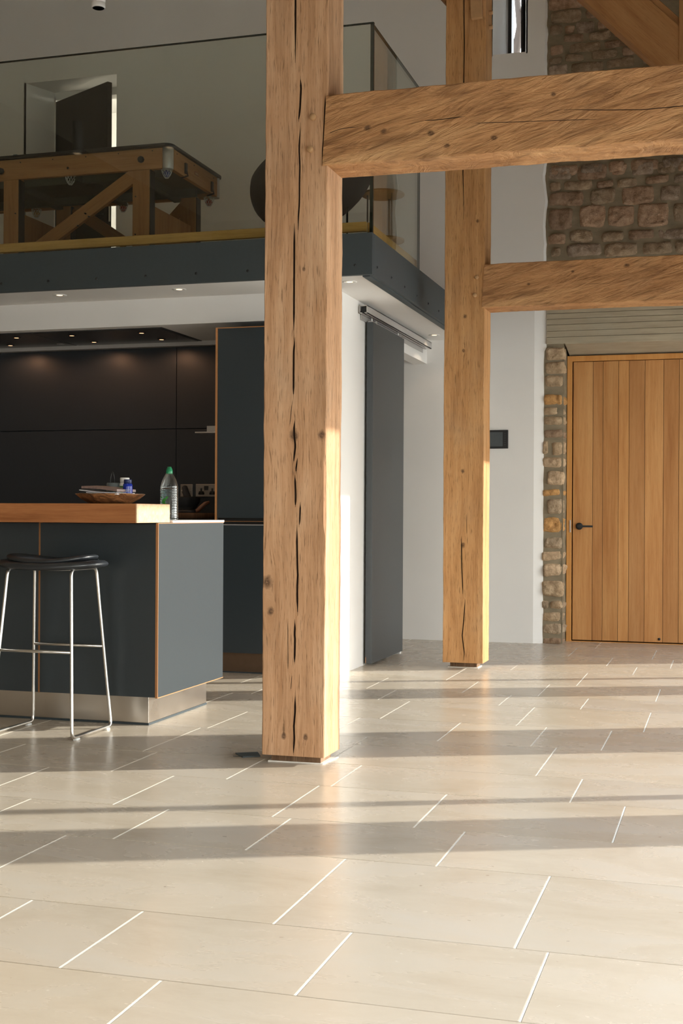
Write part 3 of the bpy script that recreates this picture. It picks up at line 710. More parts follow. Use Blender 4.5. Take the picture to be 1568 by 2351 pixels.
def text(body, size, loc, rot, mat, name, parent, ext=.0004):
    cu = bpy.data.curves.new(name, 'FONT'); cu.body = body; cu.size = size; cu.align_x = 'CENTER'; cu.extrude = ext; cu.materials.append(mat)
    o = bpy.data.objects.new(name, cu); COL.objects.link(o); o.parent = parent; o.location = Vector(loc)-parent.location; o.rotation_euler = rot
    bpy.context.view_layer.update()
    dg = bpy.context.evaluated_depsgraph_get(); me = bpy.data.meshes.new_from_object(o.evaluated_get(dg)); 
    o2 = bpy.data.objects.new(name, me); COL.objects.link(o2); o2.parent = parent; o2.location = o.location; o2.rotation_euler = rot
    if not me.materials: me.materials.append(mat)
    bpy.data.objects.remove(o); return o2
lt1 = plain('label_print', (.6, .62, .7), .5); lt2 = plain('label_green_print', (.35, .6, .3), .5)
for s_, zz, mm in (('HIGHER', .989, lt1), ('NATURE', .983, lt1)):
    text(s_, .0062, (-2.378, 4.8775, zz+.002), (R(90), 0, R(22)), mm, 'lettering', pb)
a = MB(); a.box(-.013, .013, -.0005, .0005, 0, .002); a.box(-.012, .012, -.0005, .0005, .004, .0055); o = a.build('label_stripe', lt2, pb, rot=(0, 0, R(22)), origin=(-2.378, 4.877, .974))
# black lidded tin with loop in the bowl
tn_ = thing('candle_tin', 'low black round tin with an upright wire loop, behind the magazines in the bowl', 'tin', (-2.475, 4.985, .953))
a = MB(); a.lathe(-2.485, 4.985, [(.0001, .953), (.036, .953), (.038, .957), (.038, 1.021), (.036, 1.025), (.0001, 1.026)], 32); a.build('body', plain('grey_tin', (.16, .19, .20), .4, .3), tn_)
a = MB(); a.tube([(-2.488+.0095*math.cos(t_), 4.96, 1.02+.05*math.sin(t_)) for t_ in [PI*i/14 for i in range(15)]], .002, 8); a.build('loop', M['black'], tn_)
# magazines and papers
def sheet(mb, pts, th, sag=.0):
    n = 10; g = []
    for j in range(2):
        r = []
        for i in range(n+1):
            u = i/n; A = Vector(pts[0]).lerp(Vector(pts[1]), u); B = Vector(pts[3]).lerp(Vector(pts[2]), u); p = A.lerp(B, j); p.z -= sag*math.sin(PI*u); r.append(p)
        g.append(r)
    bot = [[mb.vert(p) for p in r] for r in g]; top = [[mb.vert(p+Vector((0, 0, th))) for p in r] for r in g]
    for i in range(n):
        mb.face((bot[0][i], bot[1][i], bot[1][i+1], bot[0][i+1])); mb.face((top[0][i], top[0][i+1], top[1][i+1], top[1][i]))
        mb.face((bot[0][i], bot[0][i+1], top[0][i+1], top[0][i])); mb.face((bot[1][i+1], bot[1][i], top[1][i], top[1][i+1]))
    mb.face((bot[0][0], top[0][0], top[1][0], bot[1][0])); mb.face((bot[0][n], bot[1][n], top[1][n], top[0][n]))
a = MB(); sheet(a, [(-2.585, 4.85, .991), (-2.40, 4.82, .979), (-2.37, 4.93, .978), (-2.57, 4.95, .992)], .003, .003)
tag(a.build('letter', M['paper']), 'white letters sticking out under the magazine in the bowl, upper left tip', 'paper', 'papers in the bowl')
a = MB(); sheet(a, [(-2.545, 4.835, .980), (-2.385, 4.795, .9725), (-2.36, 4.905, .9725), (-2.53, 4.93, .981)], .0035, .001)
tag(a.build('letter', M['paper']), 'lower white folded letter resting on the bowl rim', 'paper', 'papers in the bowl')
a = MB(); sheet(a, [(-2.58, 4.86, .999), (-2.40, 4.825, .985), (-2.37, 4.94, .985), (-2.56, 4.96, 1.003)], .010, -.004)
tag(a.build('magazine', M['cover']), 'brown covered magazine lying on the papers in the bowl', 'magazine')
# water bottle on the worktop
wbt = thing('water_bottle', 'clear plastic water bottle with green cap beside the wooden bowl', 'bottle', (-2.335, 5.2, .8665))
BXX, BYY = -2.335, 5.2
def clearpl():
    t = NT('clear_pet'); tr = t.n('ShaderNodeBsdfTransparent'); tr.inputs[0].default_value = (.93, .96, .96, 1)
    gl = t.n('ShaderNodeBsdfGlossy'); gl.inputs['Roughness'].default_value = .16
    lw = t.n('ShaderNodeLayerWeight'); lw.inputs[0].default_value = .5
    mx = t.n('ShaderNodeMixShader'); t.l(t.rng(lw.outputs['Facing'], 0, 1, .05, .6), mx.inputs[0]); t.l(tr.outputs[0], mx.inputs[1]); t.l(gl.outputs[0], mx.inputs[2]); t.l(mx.outputs[0], t.out.inputs[0]); return t.mat
cp = clearpl()
pr = [(.0001, .868), (.034, .868), (.0395, .873)]
zz = .873
while zz < 1.0: pr += [(.0395, zz), (.0400, zz+.006), (.038, zz+.009)]; zz += .011
pr += [(.0395, 1.004), (.0388, 1.014), (.034, 1.034), (.026, 1.053), (.017, 1.068), (.0125, 1.074), (.0125, 1.08)]
a = MB(); a.lathe(BXX, BYY, pr, 36); a.build('body', cp, wbt)
a = MB(); a.lathe(BXX, BYY, [(.0001, .87), (.036, .87), (.0372, .875), (.0372, .999), (.0001, .9995)], 36)
a.build('water', glassy('water_tint', (.80, .88, .88), 1.), wbt)
gcap = plain('green_cap', (.02, .27, .12), .25)
a = MB(); a.lathe(BXX, BYY, [(.014, 1.068), (.0145, 1.07), (.0145, 1.083), (.0122, 1.088), (.0122, 1.093), (.009, 1.094), (.009, 1.1), (.0001, 1.1)], 24); a.build('cap', gcap, wbt)
lf = MB()
for (u, w, l, an) in ((0, .955, .024, 15), (-.004, .945, .022, -10), (.004, .935, .02, 5), (.012, .965, .016, 40), (-.016, .966, .012, 150), (.012, .918, .014, -15), (-.008, .927, .018, 170)):
    pts = []
    for i in range(9):
        t_ = i/8; pts.append((t_*l-l/2, .30*l*math.sin(PI*t_)))
    pts += [(x_, -y_) for x_, y_ in pts[-2:0:-1]]
    ids = []
    for x_, y_ in pts:
        c_, s__ = math.cos(R(an)), math.sin(R(an)); X_ = x_*c_-y_*s__+u; Z_ = x_*s__+y_*c_+w; th_ = -PI/2+R(-8)+X_/.041
        ids.append(lf.vert((BXX+.0412*math.cos(th_), BYY+.0412*math.sin(th_), Z_)))
    lf.face(ids)
lf.build('leaf_print', plain('green_leaf_print', (.03, .22, .03), .4, var=.5, nscale=60), wbt)

# ------------------------------------------------------------------ BAR STOOL
st = thing('bar_stool', 'steel wire bar stool with a black leather saddle seat at the island', 'stool', (-2.645, 4.735, 0))
def roundpath(P, r=.03, n=6):
    P = [Vector(p) for p in P]; out = [P[0]]
    for i in range(1, len(P)-1):
        a, b, c = P[i-1], P[i], P[i+1]; d1 = (a-b).normalized(); d2 = (c-b).normalized(); A = b+d1*r; C = b+d2*r
        for k in range(n+1):
            u = k/n; out.append(A*(1-u)**2 + b*2*u*(1-u) + C*u*u)
    out.append(P[-1]); return out
xb, xt = .1825, .142
for sgn, lab in ((1, None), (-1, None)):
    cx_, cy_ = -2.6425, 4.7355
    bf, bb_ = (cx_+sgn*xb, cy_-.168, .012), (cx_+sgn*xb, cy_+.168, .012); tf_, tb = (cx_+sgn*xt, cy_-.106, .672), (cx_+sgn*xt, cy_+.106, .672)
    loop = roundpath([tuple((Vector(tf_)+Vector(tb))/2), tb, bb_, bf, tf_, tuple((Vector(tf_)+Vector(tb))/2)], .028)[:-1]
    a = MB(); a.tube(loop, .0068, 12, closed=True); a.build('leg_loop', M['chrome'], st)
    for yy in (cy_-.13, cy_+.13):
        a = MB(); a.box(cx_+sgn*xb-.009, cx_+sgn*xb+.009, yy-.014, yy+.014, 0, .008); a.build('foot_pad', M['plug_plastic'], st, bevel=.002)
fz = .345; k_ = (fz-.012)/.66
for s_ in (-1, 1):
    xw = xb+(xt-xb)*k_; yw = .168+(.106-.168)*k_
    a = MB(); a.tube([(cx_-xw, cy_+s_*yw, fz), (cx_+xw, cy_+s_*yw, fz)], .0062, 10); a.build('footrest', M['chrome'], st)
def saddle(rx, ry, zt, zb_, p=2.4, dish=.016, n=40, m=9, edge=.35):
    mb = MB(); rings = []
    def S(u, rr):   # superellipse point
        c, s_ = math.cos(u), math.sin(u); return (rx*rr*math.copysign(abs(c)**(2/p), c), ry*rr*math.copysign(abs(s_)**(2/p), s_))
    def base(x_): return dish*(x_/rx)**2
    lev = [(0.0, 1), (.3, 1), (.6, 1), (.82, .97), (.93, .85), (.985, .62), (1.0, .4), (.985, .2), (.93, .08), (.8, 0), (.5, -.02), (0, -.02)]
    for rr, h in lev:
        ring = []
        for k in range(n):
            x_, y_ = S(2*PI*k/n, max(rr, 1e-4)); z_ = zb_+(zt-zb_)*h+base(x_) - .010*(1-(x_/rx)**2)*(rr < .9 and h > .5)*(1-(rr/.9)**2)
            ring.append(mb.vert((cx_+x_, cy_+y_, z_)))
        rings.append(ring)
    for A, B in zip(rings, rings[1:]):
        for k in range(n): mb.face((A[k], A[(k+1) % n], B[(k+1) % n], B[k]), 0, (1, 1, 1), True)
    return mb
saddle(.232, .155, .700, .666, dish=.012).build('seat_shell', M['leather'], st)
saddle(.190, .132, .714, .690, dish=.022).build('seat_cushion', M['leather'], st)
a = MB(); a.lathe(cx_, cy_, [(.0001, .664), (.10, .664), (.115, .672), (.115, .68)], 28, sx=1.2, sy=.8); a.build('seat_plate', M['alu_paint'], st)

# ------------------------------------------------------------------ FLOOR BOX
fb = thing('floor_box', 'small dark metal floor socket lid beside the foot of the front oak post', 'floor box', (-1.78, 4.49, 0))
a = MB(); p = [onZ(540, 1729, .003), onZ(556, 1738, .003), onZ(598, 1736, .003), onZ(592, 1727, .003)]
a.prism([(q_.x, q_.y) for q_ in p], 0, .005, 'z'); a.build('lid', M['grey_trim'], fb, bevel=.001)
a = MB(); a.box(-1.74, -1.70, 4.455, 4.46, .005, .007); a.build('lid_grip', M['black'], fb)

# ------------------------------------------------------------------ OAK TIMBERS
def timber(L, w, d, front=(), edge=.003, step=.012, wob=.0016, name_seed=0, right=(), chip=None, slant=0):
    """closed squared timber, local Z along; front face at y=0 (faces -Y), x in [-w/2, w/2]; cracks are lists of (strand, maxwidth, depth)"""
    mb = MB(); nr = max(2, int(L/step)); sd = name_seed*13.7
    def path(track, s):
        # track: list of strands, each list of (s, u), widths 0 between strands
        strands, hw, dep = track
        wd = 0; u = None
        best = None
        for S_ in strands:
            a0, a1 = S_[0][0], S_[-1][0]
            if a0 <= s <= a1:
                for (p0, q0), (p1, q1) in zip(S_, S_[1:]):
                    if p0 <= s <= p1: u = q0+(q1-q0)*(s-p0)/max(1e-6, p1-p0)
                e = min(s-a0, a1-s)/max(.02, (a1-a0)*.18); wd = hw*min(1, max(.12, e))
                return u, wd
            dd = min(abs(s-a0), abs(s-a1)); q = S_[0][1] if abs(s-a0) < abs(s-a1) else S_[-1][1]
            if best is None or dd < best[0]: best = (dd, q)
        return best[1], 0
    def facecols(s, half, tracks, nb):
        # returns list of (u, depth) from -half to half
        cr = [(*path(t, s), t[2]) for t in tracks]
        out = []; last = -half
        for (u, wd, dep) in cr:
            u = max(last+.004, min(half-.004, u)); hw = max(wd, .0002); dd = dep*min(1, wd/.002) if wd > 0 else 0
            n_ = nb
            for k in range(n_): out.append((last+(u-hw-last)*k/n_, 0, False))
            out += [(u-hw, 0, False), (u-hw*.45, dd*.85, wd > .0005), (u+hw*.35, dd, wd > .0005), (u+hw, 0, wd > .0005)]
            last = u+hw
        for k in range(nb): out.append((last+(half-last)*(k+1)/(nb+1), 0, False))
        return out
    rings = []; flags = []
    for i in range(nr+1):
        s = L*i/nr
        ex = [wob*1.6*noise.noise(Vector((sd+k*5.1, 0, s*2.2))) + wob*.9*noise.noise(Vector((sd+k*7.7, 1, s*9))) + wob*.35*noise.noise(Vector((sd+k, 4, s*38))) for k in range(8)]
        hx0, hx1 = -w/2+ex[0], w/2+ex[1]; y0, y1 = ex[2]*.5, d+ex[3]
        c = [edge*(1+.8*noise.noise(Vector((sd+k*3.3, 2, s*14)))) for k in range(4)]
        if chip:
            for (s0, s1, am) in chip:
                if s0 < s < s1: c[1] += am*math.sin(PI*(s-s0)/(s1-s0))**.6
        ring = []
        fc = facecols(s, w/2-.006, front, 5)
        ring.append((hx0+c[0], y0, 0))
        for (u, dep, fl_) in fc: ring.append((u, y0+dep + .0012*noise.noise(Vector((u*14+sd, 0, s*5))), fl_))
        ring.append((hx1-c[1], y0, 0)); ring.append((hx1, y0+c[1]*.8, 0))
        for k in range(1, 8): ring.append((hx1+.0018*noise.noise(Vector((k+sd, 5, s*6))), y0+c[1]+(y1-y0-c[1]-c[2])*k/8, 0))
        ring.append((hx1, y1-c[2], 0)); ring.append((hx1-c[2], y1, 0))
        for k in range(1, 6): ring.append((hx1-c[2]+(hx0+c[3]-hx1+c[2])*k/6, y1, 0))
        ring.append((hx0+c[3], y1, 0)); ring.append((hx0, y1-c[3], 0))
        for k in range(1, 6): ring.append((hx0, y1-c[3]+(y0+c[0]-y1+c[3])*k/6, 0))
        ring.append((hx0, y0+c[0], 0))
        rings.append([mb.vert((x_, y_, s)) for x_, y_, _ in ring]); flags.append([q_[2] for q_ in ring])
    n = len(rings[0])
    for A, B, fa in zip(rings, rings[1:], flags):
        for k in range(n): mb.face((A[k], A[(k+1) % n], B[(k+1) % n], B[k]), 1 if fa[(k+1) % n] is True else 0, (1, 1, 1), False)
    mb.face(rings[0][::-1]); mb.face(rings[-1])
    if slant:
        for v in mb.v:
            if v.z < .06: v.z += slant*(w/2-v.x)/w*(1-v.z/.06)
    return mb
def strands(*groups, x0, z0):   # groups of (X, Z) top to bottom -> (s, u) ascending
    return [sorted([(z-z0, x-x0) for x, z in g]) for g in groups]

# front post
P1X = -1.489; P1Z = .03
F1 = [(-1.4988, 2.772), (-1.4956, 2.701), (-1.4981, 2.652), (-1.4958, 2.591), (-1.4979, 2.547), (-1.496, 2.483)]
F2 = [(-1.4745, 2.461), (-1.4719, 2.421), (-1.4754, 2.35), (-1.4813, 2.300)]
F3 = [(-1.472, 2.304), (-1.4758, 2.245), (-1.4777, 2.206), (-1.4742, 2.141), (-1.4756, 2.081), (-1.4755, 2.036), (-1.4761, 2.005), (-1.4792, 1.962), (-1.4804, 1.893)]
F4 = [(-1.5064, 1.944), (-1.5067, 1.882), (-1.5088, 1.835), (-1.5083, 1.757), (-1.5097, 1.71), (-1.5076, 1.632), (-1.5071, 1.541)]
F5 = [(-1.4899, 1.534), (-1.4946, 1.475), (-1.5008, 1.413), (-1.5033, 1.335), (-1.5035, 1.31)]
F6 = [(-1.4985, 1.304), (-1.5017, 1.272), (-1.5079, 1.21)]
F7 = [(-1.4876, 1.238), (-1.4914, 1.21), (-1.4913, 1.179), (-1.4861, 1.141), (-1.4908, 1.101), (-1.493, 1.076)]
F8 = [(-1.4777, 1.1), (-1.484, 1.054), (-1.4855, 1.038)]
F9 = [(-1.4872, 1.035), (-1.4841, 0.96), (-1.4849, 0.92)]
F10 = [(-1.4659, 0.938), (-1.4687, 0.854)]
F11 = [(-1.478, 0.863), (-1.4782, 0.789), (-1.4762, 0.711), (-1.4743, 0.68), (-1.4763, 0.641), (-1.4755, 0.591), (-1.4735, 0.527)]
F12 = [(-1.4851, 0.519), (-1.4841, 0.492), (-1.4856, 0.466), (-1.4839, 0.453), (-1.4845, 0.402), (-1.485, 0.358)]
F13 = [(-1.4939, 0.323), (-1.4998, 0.254)]
F14 = [(-1.4818, 0.252), (-1.4824, 0.184), (-1.4861, 0.138), (-1.4841, 0.095), (-1.4869, 0.05), (-1.4868, 0.031)]
F15 = [(-1.5107, 0.526), (-1.5096, 0.327)]
top = [(-1.50, 3.3), (-1.4988, 2.772)]
kw = dict(x0=P1X, z0=P1Z)
tA = (strands(F6, F15, F13, **kw), .0012, .012)
tB = (strands([(-1.497, 3.4)]+F1, F2, F4, F5, F7, F9, F11, F12, F14, **kw), .0036, .022)
tC = (strands(F3, F8, F10, **kw), .003, .02)
tD = (strands([(-1.3795, 2.393), (-1.3844, 2.263), (-1.3915, 2.133)], **kw), .003, .03)
k1 = [(-1.491, 1.179, .020), (-1.388, 1.179, .016), (-1.458, 1.773, .007), (-1.591, .652, .022), (-1.577, .547, .014), (-1.443, .101, .010), (-1.525, .10, .011)]
M['post1'] = oak('front_post_oak', OAK_D, OAK_M, OAK_L, [(x_-P1X, z_-P1Z, r_) for x_, z_, r_ in k1])
M['crack'] = plain('crack_inside', (.05, .022, .01), .9)
p1 = thing('oak_post', 'massive square oak post with long drying cracks, nearest and left of centre', 'post', (P1X, 4.5, 0), 'oak posts')
o = timber(4.96, .236, .19, [tA, tB, tC, tD], name_seed=1, chip=[(.80, 1.08, .010)]).build('post_shaft', [M['post1'], M['crack']], p1, origin=(P1X, 4.40, P1Z), rot=(0, 0, 0))
M['stub'] = oak('post_foot', tuple(q*.3 for q in OAK_D), tuple(q*.35 for q in OAK_M), tuple(q*.45 for q in OAK_L), fleck=1)
a = MB(); a.box(P1X-.095, -1.397, 4.438, 4.56, 0, .034); a.build('foot', M['stub'], p1)
a = MB(); a.prism([(-1.594, 4.428), (-1.388, 4.436), (-1.372, 4.58), (-1.60, 4.57)], 0, .004, 'z'); a.build('mortar_bed', M['grout'], p1)
M['peg'] = plain('oak_peg', (.42, .24, .11), .7, var=.2)
def peg(x, z, y, par, r=.0118, l=.016):
    a = MB(); a.lathe(x, z, [(.0001, y-l), (r*.85, y-l), (r, y-l+.003), (r, y+.01)], 18, axis='y'); a.build('peg', M['peg'], par)
peg(-1.424, 2.313, 4.40, p1); peg(-1.433, 2.198, 4.40, p1)

# rear post
P2X, P2Z = -1.474, .036
kw = dict(x0=P2X, z0=P2Z)
t2 = (strands([(-1.488, 4.5), (-1.4861, 3.892), (-1.4822, 3.638), (-1.4888, 3.0), (-1.486, 2.878), (-1.4798, 2.674), (-1.4843, 2.548)], [(-1.4841, .78), (-1.4819, .598), (-1.4732, .42)], [(-1.4604, .418), (-1.4675, .294), (-1.4772, .193), (-1.4638, .092), (-1.4686, .037)], **kw), .003, .02)
t3 = (strands([(-1.4552, .902), (-1.452, .775)], **kw), .0012, .01)
k2 = [(-1.47, 2.05, .012), (-1.48, 1.15, .012), (-1.475, .72, .014), (-1.478, 1.85, .010), (-1.40, 2.6, .01)]
M['post2'] = oak('rear_post_oak', (.32, .145, .050), (.49, .25, .095), (.62, .36, .165), [(x_-P2X, z_-P2Z, r_) for x_, z_, r_ in k2], streak=18)
p2 = thing('oak_post', 'square oak post standing farther back beside the wall tablet', 'post', (P2X, 7.5, 0), 'oak posts')
timber(4.96, .236, .20, [t2, t3], name_seed=2, step=.016).build('post_shaft', [M['post2'], M['crack']], p2, origin=(P2X, 7.42, P2Z), rot=(0, 0, 0))
a = MB(); a.box(P2X-.09, -1.405, 7.50, 7.60, 0, .04); a.build('foot', M['stub'], p2)
a = MB(); a.box(P2X-.10, -1.395, 7.485, 7.61, 0, .004); a.build('mortar_bed', M['grout'], p2)
peg(-1.401, 2.273, 7.42, p2); peg(-1.411, 2.17, 7.42, p2)
for zz in (3.84, 3.755):
    a = MB(); a.lathe(7.52, zz, [(.0001, -1.335), (.011, -1.335), (.012, -1.34), (.012, -1.37)], 14, axis='x'); a.build('peg', M['peg'], p2)
pp = onY(1092, 40, 7.38)
a = MB(); a.hexa([(pp.x-.03, 7.385, pp.z), (pp.x+.035, 7.385, pp.z+.003), (pp.x+.035, 7.425, pp.z+.003), (pp.x-.03, 7.425, pp.z), (pp.x-.045, 7.385, pp.z+.35), (pp.x+.02, 7.385, pp.z+.35), (pp.x+.02, 7.425, pp.z+.35), (pp.x-.045, 7.425, pp.z+.35)])
a.build('fixing_block', M['peg'], p2, bevel=.003)

# beams (local Z -> world +X, local X -> world -Z, front stays -Y)
def beam(label, x0, y0, ztop, zbot, d, L, knots, cracks, seed, mats, hewn=1):
    zc = (ztop+zbot)/2; h = ztop-zbot
    ks = [(zc-z_, x_-x0, r_) for x_, z_, r_ in knots]
    m = oak(mats, (.27, .118, .040), (.48, .235, .095), (.64, .37, .17), ks, hewn=hewn, ang=R(9), fleck=.5, bstr=.75, grey=.2)
    tr = []
    for g, hw, dp in cracks: tr.append(([sorted([(x_-x0, zc-z_) for x_, z_ in gg]) for gg in g], hw, dp))
    b = timber(L, h, d, tr, slant=.014, name_seed=seed, wob=.0028, edge=.004)
    return tag(b.build('oak_beam', [m, M['crack']], origin=(x0, y0, zc), rot=(0, R(90), 0)), label, 'beam', 'oak tie beams')
beam('hewn oak beam crossing the upper right, tenoned into the front post', -1.3885, 4.394, 2.387, 2.137, .19, 2.69,
     [(-1.222, 2.258, .012), (-1.163, 2.242, .011), (-.994, 2.222, .012), (-.937, 2.174, .010), (-.773, 2.189, .011), (-.572, 2.321, .008)],
     [([[(-1.03, 2.268), (-.98, 2.266), (-.87, 2.27)], [(-.60, 2.268), (-.5028, 2.262), (-.3872, 2.251), (-.2733, 2.243), (-.148, 2.245), (.3, 2.235)]], .0014, .014),
      ([[(-1.3812, 2.248), (-1.3206, 2.262), (-1.2519, 2.267)], [(-.8846, 2.247), (-.8196, 2.243), (-.6992, 2.236), (-.5571, 2.23), (-.3947, 2.222)]], .0011, .010)], 3, 'front_beam_oak')
beam('hewn oak beam over the oak door, tenoned into the rear post', -1.371, 7.414, 2.345, 2.095, .20, 2.67,
     [(-.85, 2.28, .008), (-.55, 2.30, .014), (-1.1, 2.22, .008)], [([[(-.9, 2.21), (-.6, 2.2)]], .0006, .006)], 4, 'rear_beam_oak')
# dark open joints at the shoulders of both beams
# roof brace in the rear frame: from the rear post down to the rear beam
M['brace'] = oak('brace_oak', (.24, .105, .035), (.36, .175, .065), (.42, .23, .09), fleck=.5, grey=0, bstr=.25)
rtx = thing('roof_brace', 'sloping planed oak brace with batten and strut at the top right corner', 'brace', (-.4, 7.48, 3.4))
A0 = onY(1342, 0, 7.42); A1 = onY(1507, 148, 7.42)
dv = Vector((A1.x-A0.x, 0, A1.z-A0.z)).normalized(); nv = Vector((-dv.z, 0, dv.x))
B0 = onY(1495, 0, 7.42); wd = abs((B0-A0).dot(nv)); ang = math.atan2(dv.x, dv.z)
k0 = (-1.30-A0.x)/dv.x; base = A0 + dv*k0 + nv*(wd/2)
timber((.62+1.30)/dv.x, wd, .14, [], name_seed=6, wob=.0008, edge=.002).build('brace', M['brace'], rtx, origin=(base.x, 7.44, base.z), rot=(0, ang, 0))
b2 = A0 + nv*(wd+.02) - dv*.5
timber(1.7, .035, .10, [], name_seed=7, wob=.0006, edge=.002).build('batten', M['brace'], rtx, origin=(b2.x, 7.46, b2.z), rot=(0, ang, 0))
b3 = onY(1559, 100, 7.44)
timber(1.55, .2, .10, [], name_seed=8, wob=.0006, edge=.002).build('strut', M['brace'], rtx, origin=(b3.x+.1, 7.43, 3.43), rot=(0, 0, 0))
c0 = onY(1027, 22, 7.6); c1 = onY(1008, 0, 7.6); dv2 = (c1-c0).normalized(); an2 = math.atan2(dv2.x, dv2.z); b4 = c0 + Vector((.05, 0, .045))
timber(.9, .12, .10, [], name_seed=9, wob=.0006, edge=.002).build('post_brace', M['brace'], p2, origin=(b4.x, 7.5, b4.z), rot=(0, an2, 0))

# ------------------------------------------------------------------ OAK ENTRANCE DOOR
DY = 9.30
d1 = struct_root('door_1', (-.55, DY, 0), 'tall planked oak door in an oak frame')
M['door_oak'] = oak('door_oak', (.37, .152, .043), (.52, .255, .088), (.60, .33, .13), fleck=.25, grey=0, rough=.5, bstr=.12, use_tone=True, streak=10)
M['frame_oak'] = oak('door_frame_oak', (.46, .19, .045), (.58, .27, .075), (.64, .32, .10), fleck=.2, grey=0, rough=.5, bstr=.1)
a = MB(); a.box(-1.101, -1.0655, DY-.005, DY+.08, 0, 2.028); a.box(-1.0655, .35, DY-.005, DY+.08, 1.990, 2.028); a.build('door_frame', M['frame_oak'], d1, bevel=.0015)
lf = MB(); xs = [-1.059, -.920, -.850, -.742, -.669, -.561, -.434, -.329, -.215, -.13, .0, .1, .22, .3]
tones = [(1.0, 1.0, 1.0), (.86, .82, .78), (.92, .9, .86), (1.05, 1.04, 1.0), (.84, .8, .78), (1.02, 1.0, .98), (.85, .8, .75), (.97, .96, .94), (.9, .9, .9), (1, 1, 1), (.9, .88, .86), (1, 1, 1), (.9, .9, .9)]
for (x0, x1), c in zip(zip(xs, xs[1:]), tones): 
    lf.box(x0+.0012, x1-.0012, DY+.006, DY+.04, .012, 1.986, 0, c)
lf.box(-1.058, .3, DY+.012, DY+.038, .012, 1.985, 1)
lfo = lf.build('door_leaf', [M['door_oak'], M['void']], d1, bevel=.0012)
h = MB(); h.lathe(-1.011, .819, [(.0001, DY-.012), (.0235, DY-.012), (.0245, DY-.010), (.0245, DY+.006)], 32, axis='y'); h.tube([(-1.011, DY-.01, .819), (-1.011, DY-.045, .819)], .009, 14)
h.box(-1.02, -.912, DY-.053, DY-.041, .812, .826); h.build('door_handle', M['black'], d1)
h = MB(); h.box(-1.078, -1.069, DY-.010, DY-.004, .775, .862); h.build('strike_plate', M['alu'], d1)
h = MB(); h.lathe(-.456, .035, [(.0001, DY-.0), (.009, DY), (.009, DY+.01)], 16, axis='y'); h.build('door_stop', M['black'], d1)
a = MB(); a.box(-1.1, .35, DY-.004, DY+.06, 0, .004); a.build('threshold', M['frame_oak'], d1)

# wall tablet / intercom
wt = thing('wall_tablet', 'black wall-mounted control tablet beside the rear oak post', 'control panel', (-1.56, WY, 1.36))
a = MB(); a.box(-1.655, -1.481, WY-.018, WY-.0005, 1.363, 1.493); a.build('housing', M['black'], wt, bevel=.003)
a = MB(); a.box(-1.638, -1.518, WY-.0195, WY-.017, 1.378, 1.478); a.build('screen', M['screen'], wt)
for k in range(6):
    a = MB(); a.box(-1.508, -1.495, WY-.0195, WY-.017, 1.388+k*.0155, 1.3905+k*.0155); a.build('button', M['screen'], wt)

# ------------------------------------------------------------------ SLIDING DOOR and track
d2 = struct_root('door_2', (-2.02, 7.75, 0), 'dark grey sliding door hanging from a silver track')
a = MB(); a.box(-2.056, -2.016, 7.395, 8.16, .012, 2.035); a.build('door_leaf', M['slide'], d2, bevel=.002)
a = MB(); a.box(-2.0535, -2.05, 7.3945, 7.40, .014, .05); a.build('guide_slot', M['ply'], d2)
a = MB()
tx0, tx1, tz0, tz1, ty0, ty1 = -2.062, -2.013, 2.066, 2.112, 7.25, 8.955
a.box(tx0, tx0+.004, ty0, ty1, tz0, tz1); a.box(tx1-.004, tx1, ty0, ty1, tz0, tz1); a.box(tx0, tx1, ty0, ty1, tz1-.004, tz1); a.box(tx0, tx0+.016, ty0, ty1, tz0, tz0+.004); a.box(tx1-.016, tx1, ty0, ty1, tz0, tz0+.004)
a.build('door_track', M['alu_paint'], d2)
a = MB(); a.box(tx0+.005, tx1-.005, ty0+.03, ty0+.1, tz0+.007, tz1-.008); a.build('end_stop', M['black'], d2)
a = MB(); a.box(-2.066, -2.062, 7.3, 8.9, 2.035, 2.066); a.build('wall_rail', M['alu_paint'], d2)
for yy in (7.44, 8.08):
    a = MB(); a.tube([(-2.037, yy, 2.032), (-2.037, yy, 2.085)], .005, 10); a.box(-2.052, -2.022, yy-.03, yy+.03, 2.034, 2.042); a.box(-2.022, -2.014, yy+.03, yy+.045, 2.03, 2.05); a.build('hanger', M['alu'], d2)
a = MB(); a.box(-2.05, -2.02, 8.10, 8.14, 0, .012); a.build('floor_guide', M['ring'], d2)

# ------------------------------------------------------------------ UPSTAIRS: dark door, slit window
d3 = struct_root('door_3', (-5.2, 9.33, 2.352), 'dark upstairs door standing ajar in a deep white reveal')
Hh = Vector((-5.20, 9.33, 0)); E_ = Vector((-4.568, 8.99, 0)); dd = (E_-Hh).normalized(); nn = Vector((-dd.y, dd.x, 0))
q = [Hh, E_, E_+nn*.04, Hh+nn*.04]
a = MB(); a.hexa([(p.x, p.y, 2.36) for p in q]+[(p.x, p.y, 4.2) for p in q]); a.build('door_leaf', plain('near_black_door', (.006, .006, .0055), .5, 0, .2), d3)
a = MB(); a.box(-5.235, -5.20, 9.33, 9.42, 2.352, 4.24); a.box(-5.235, -4.5, 9.33, 9.42, 4.215, 4.28); a.build('door_frame', M['wall'], d3)
for zz in (2.75, 3.6):
    a = MB(); a.box(-5.212, -5.196, 9.318, 9.335, zz, zz+.1); a.build('hinge', M['black'], d3)
hp = E_ - dd*.05 - nn*.0
a = MB(); a.tube([hp+Vector((0, 0, 3.19)), hp-nn*.04+Vector((0, 0, 3.19)), hp-nn*.045-dd*.10+Vector((0, 0, 3.19))], .008, 8); a.build('door_handle', M['black'], d3)
ep = E_+dd*.001+nn*.02
a = MB(); a.box(ep.x-.009, ep.x+.009, ep.y-.004, ep.y+.001, 3.13, 3.29); a.build('lock_plate', M['alu'], d3)
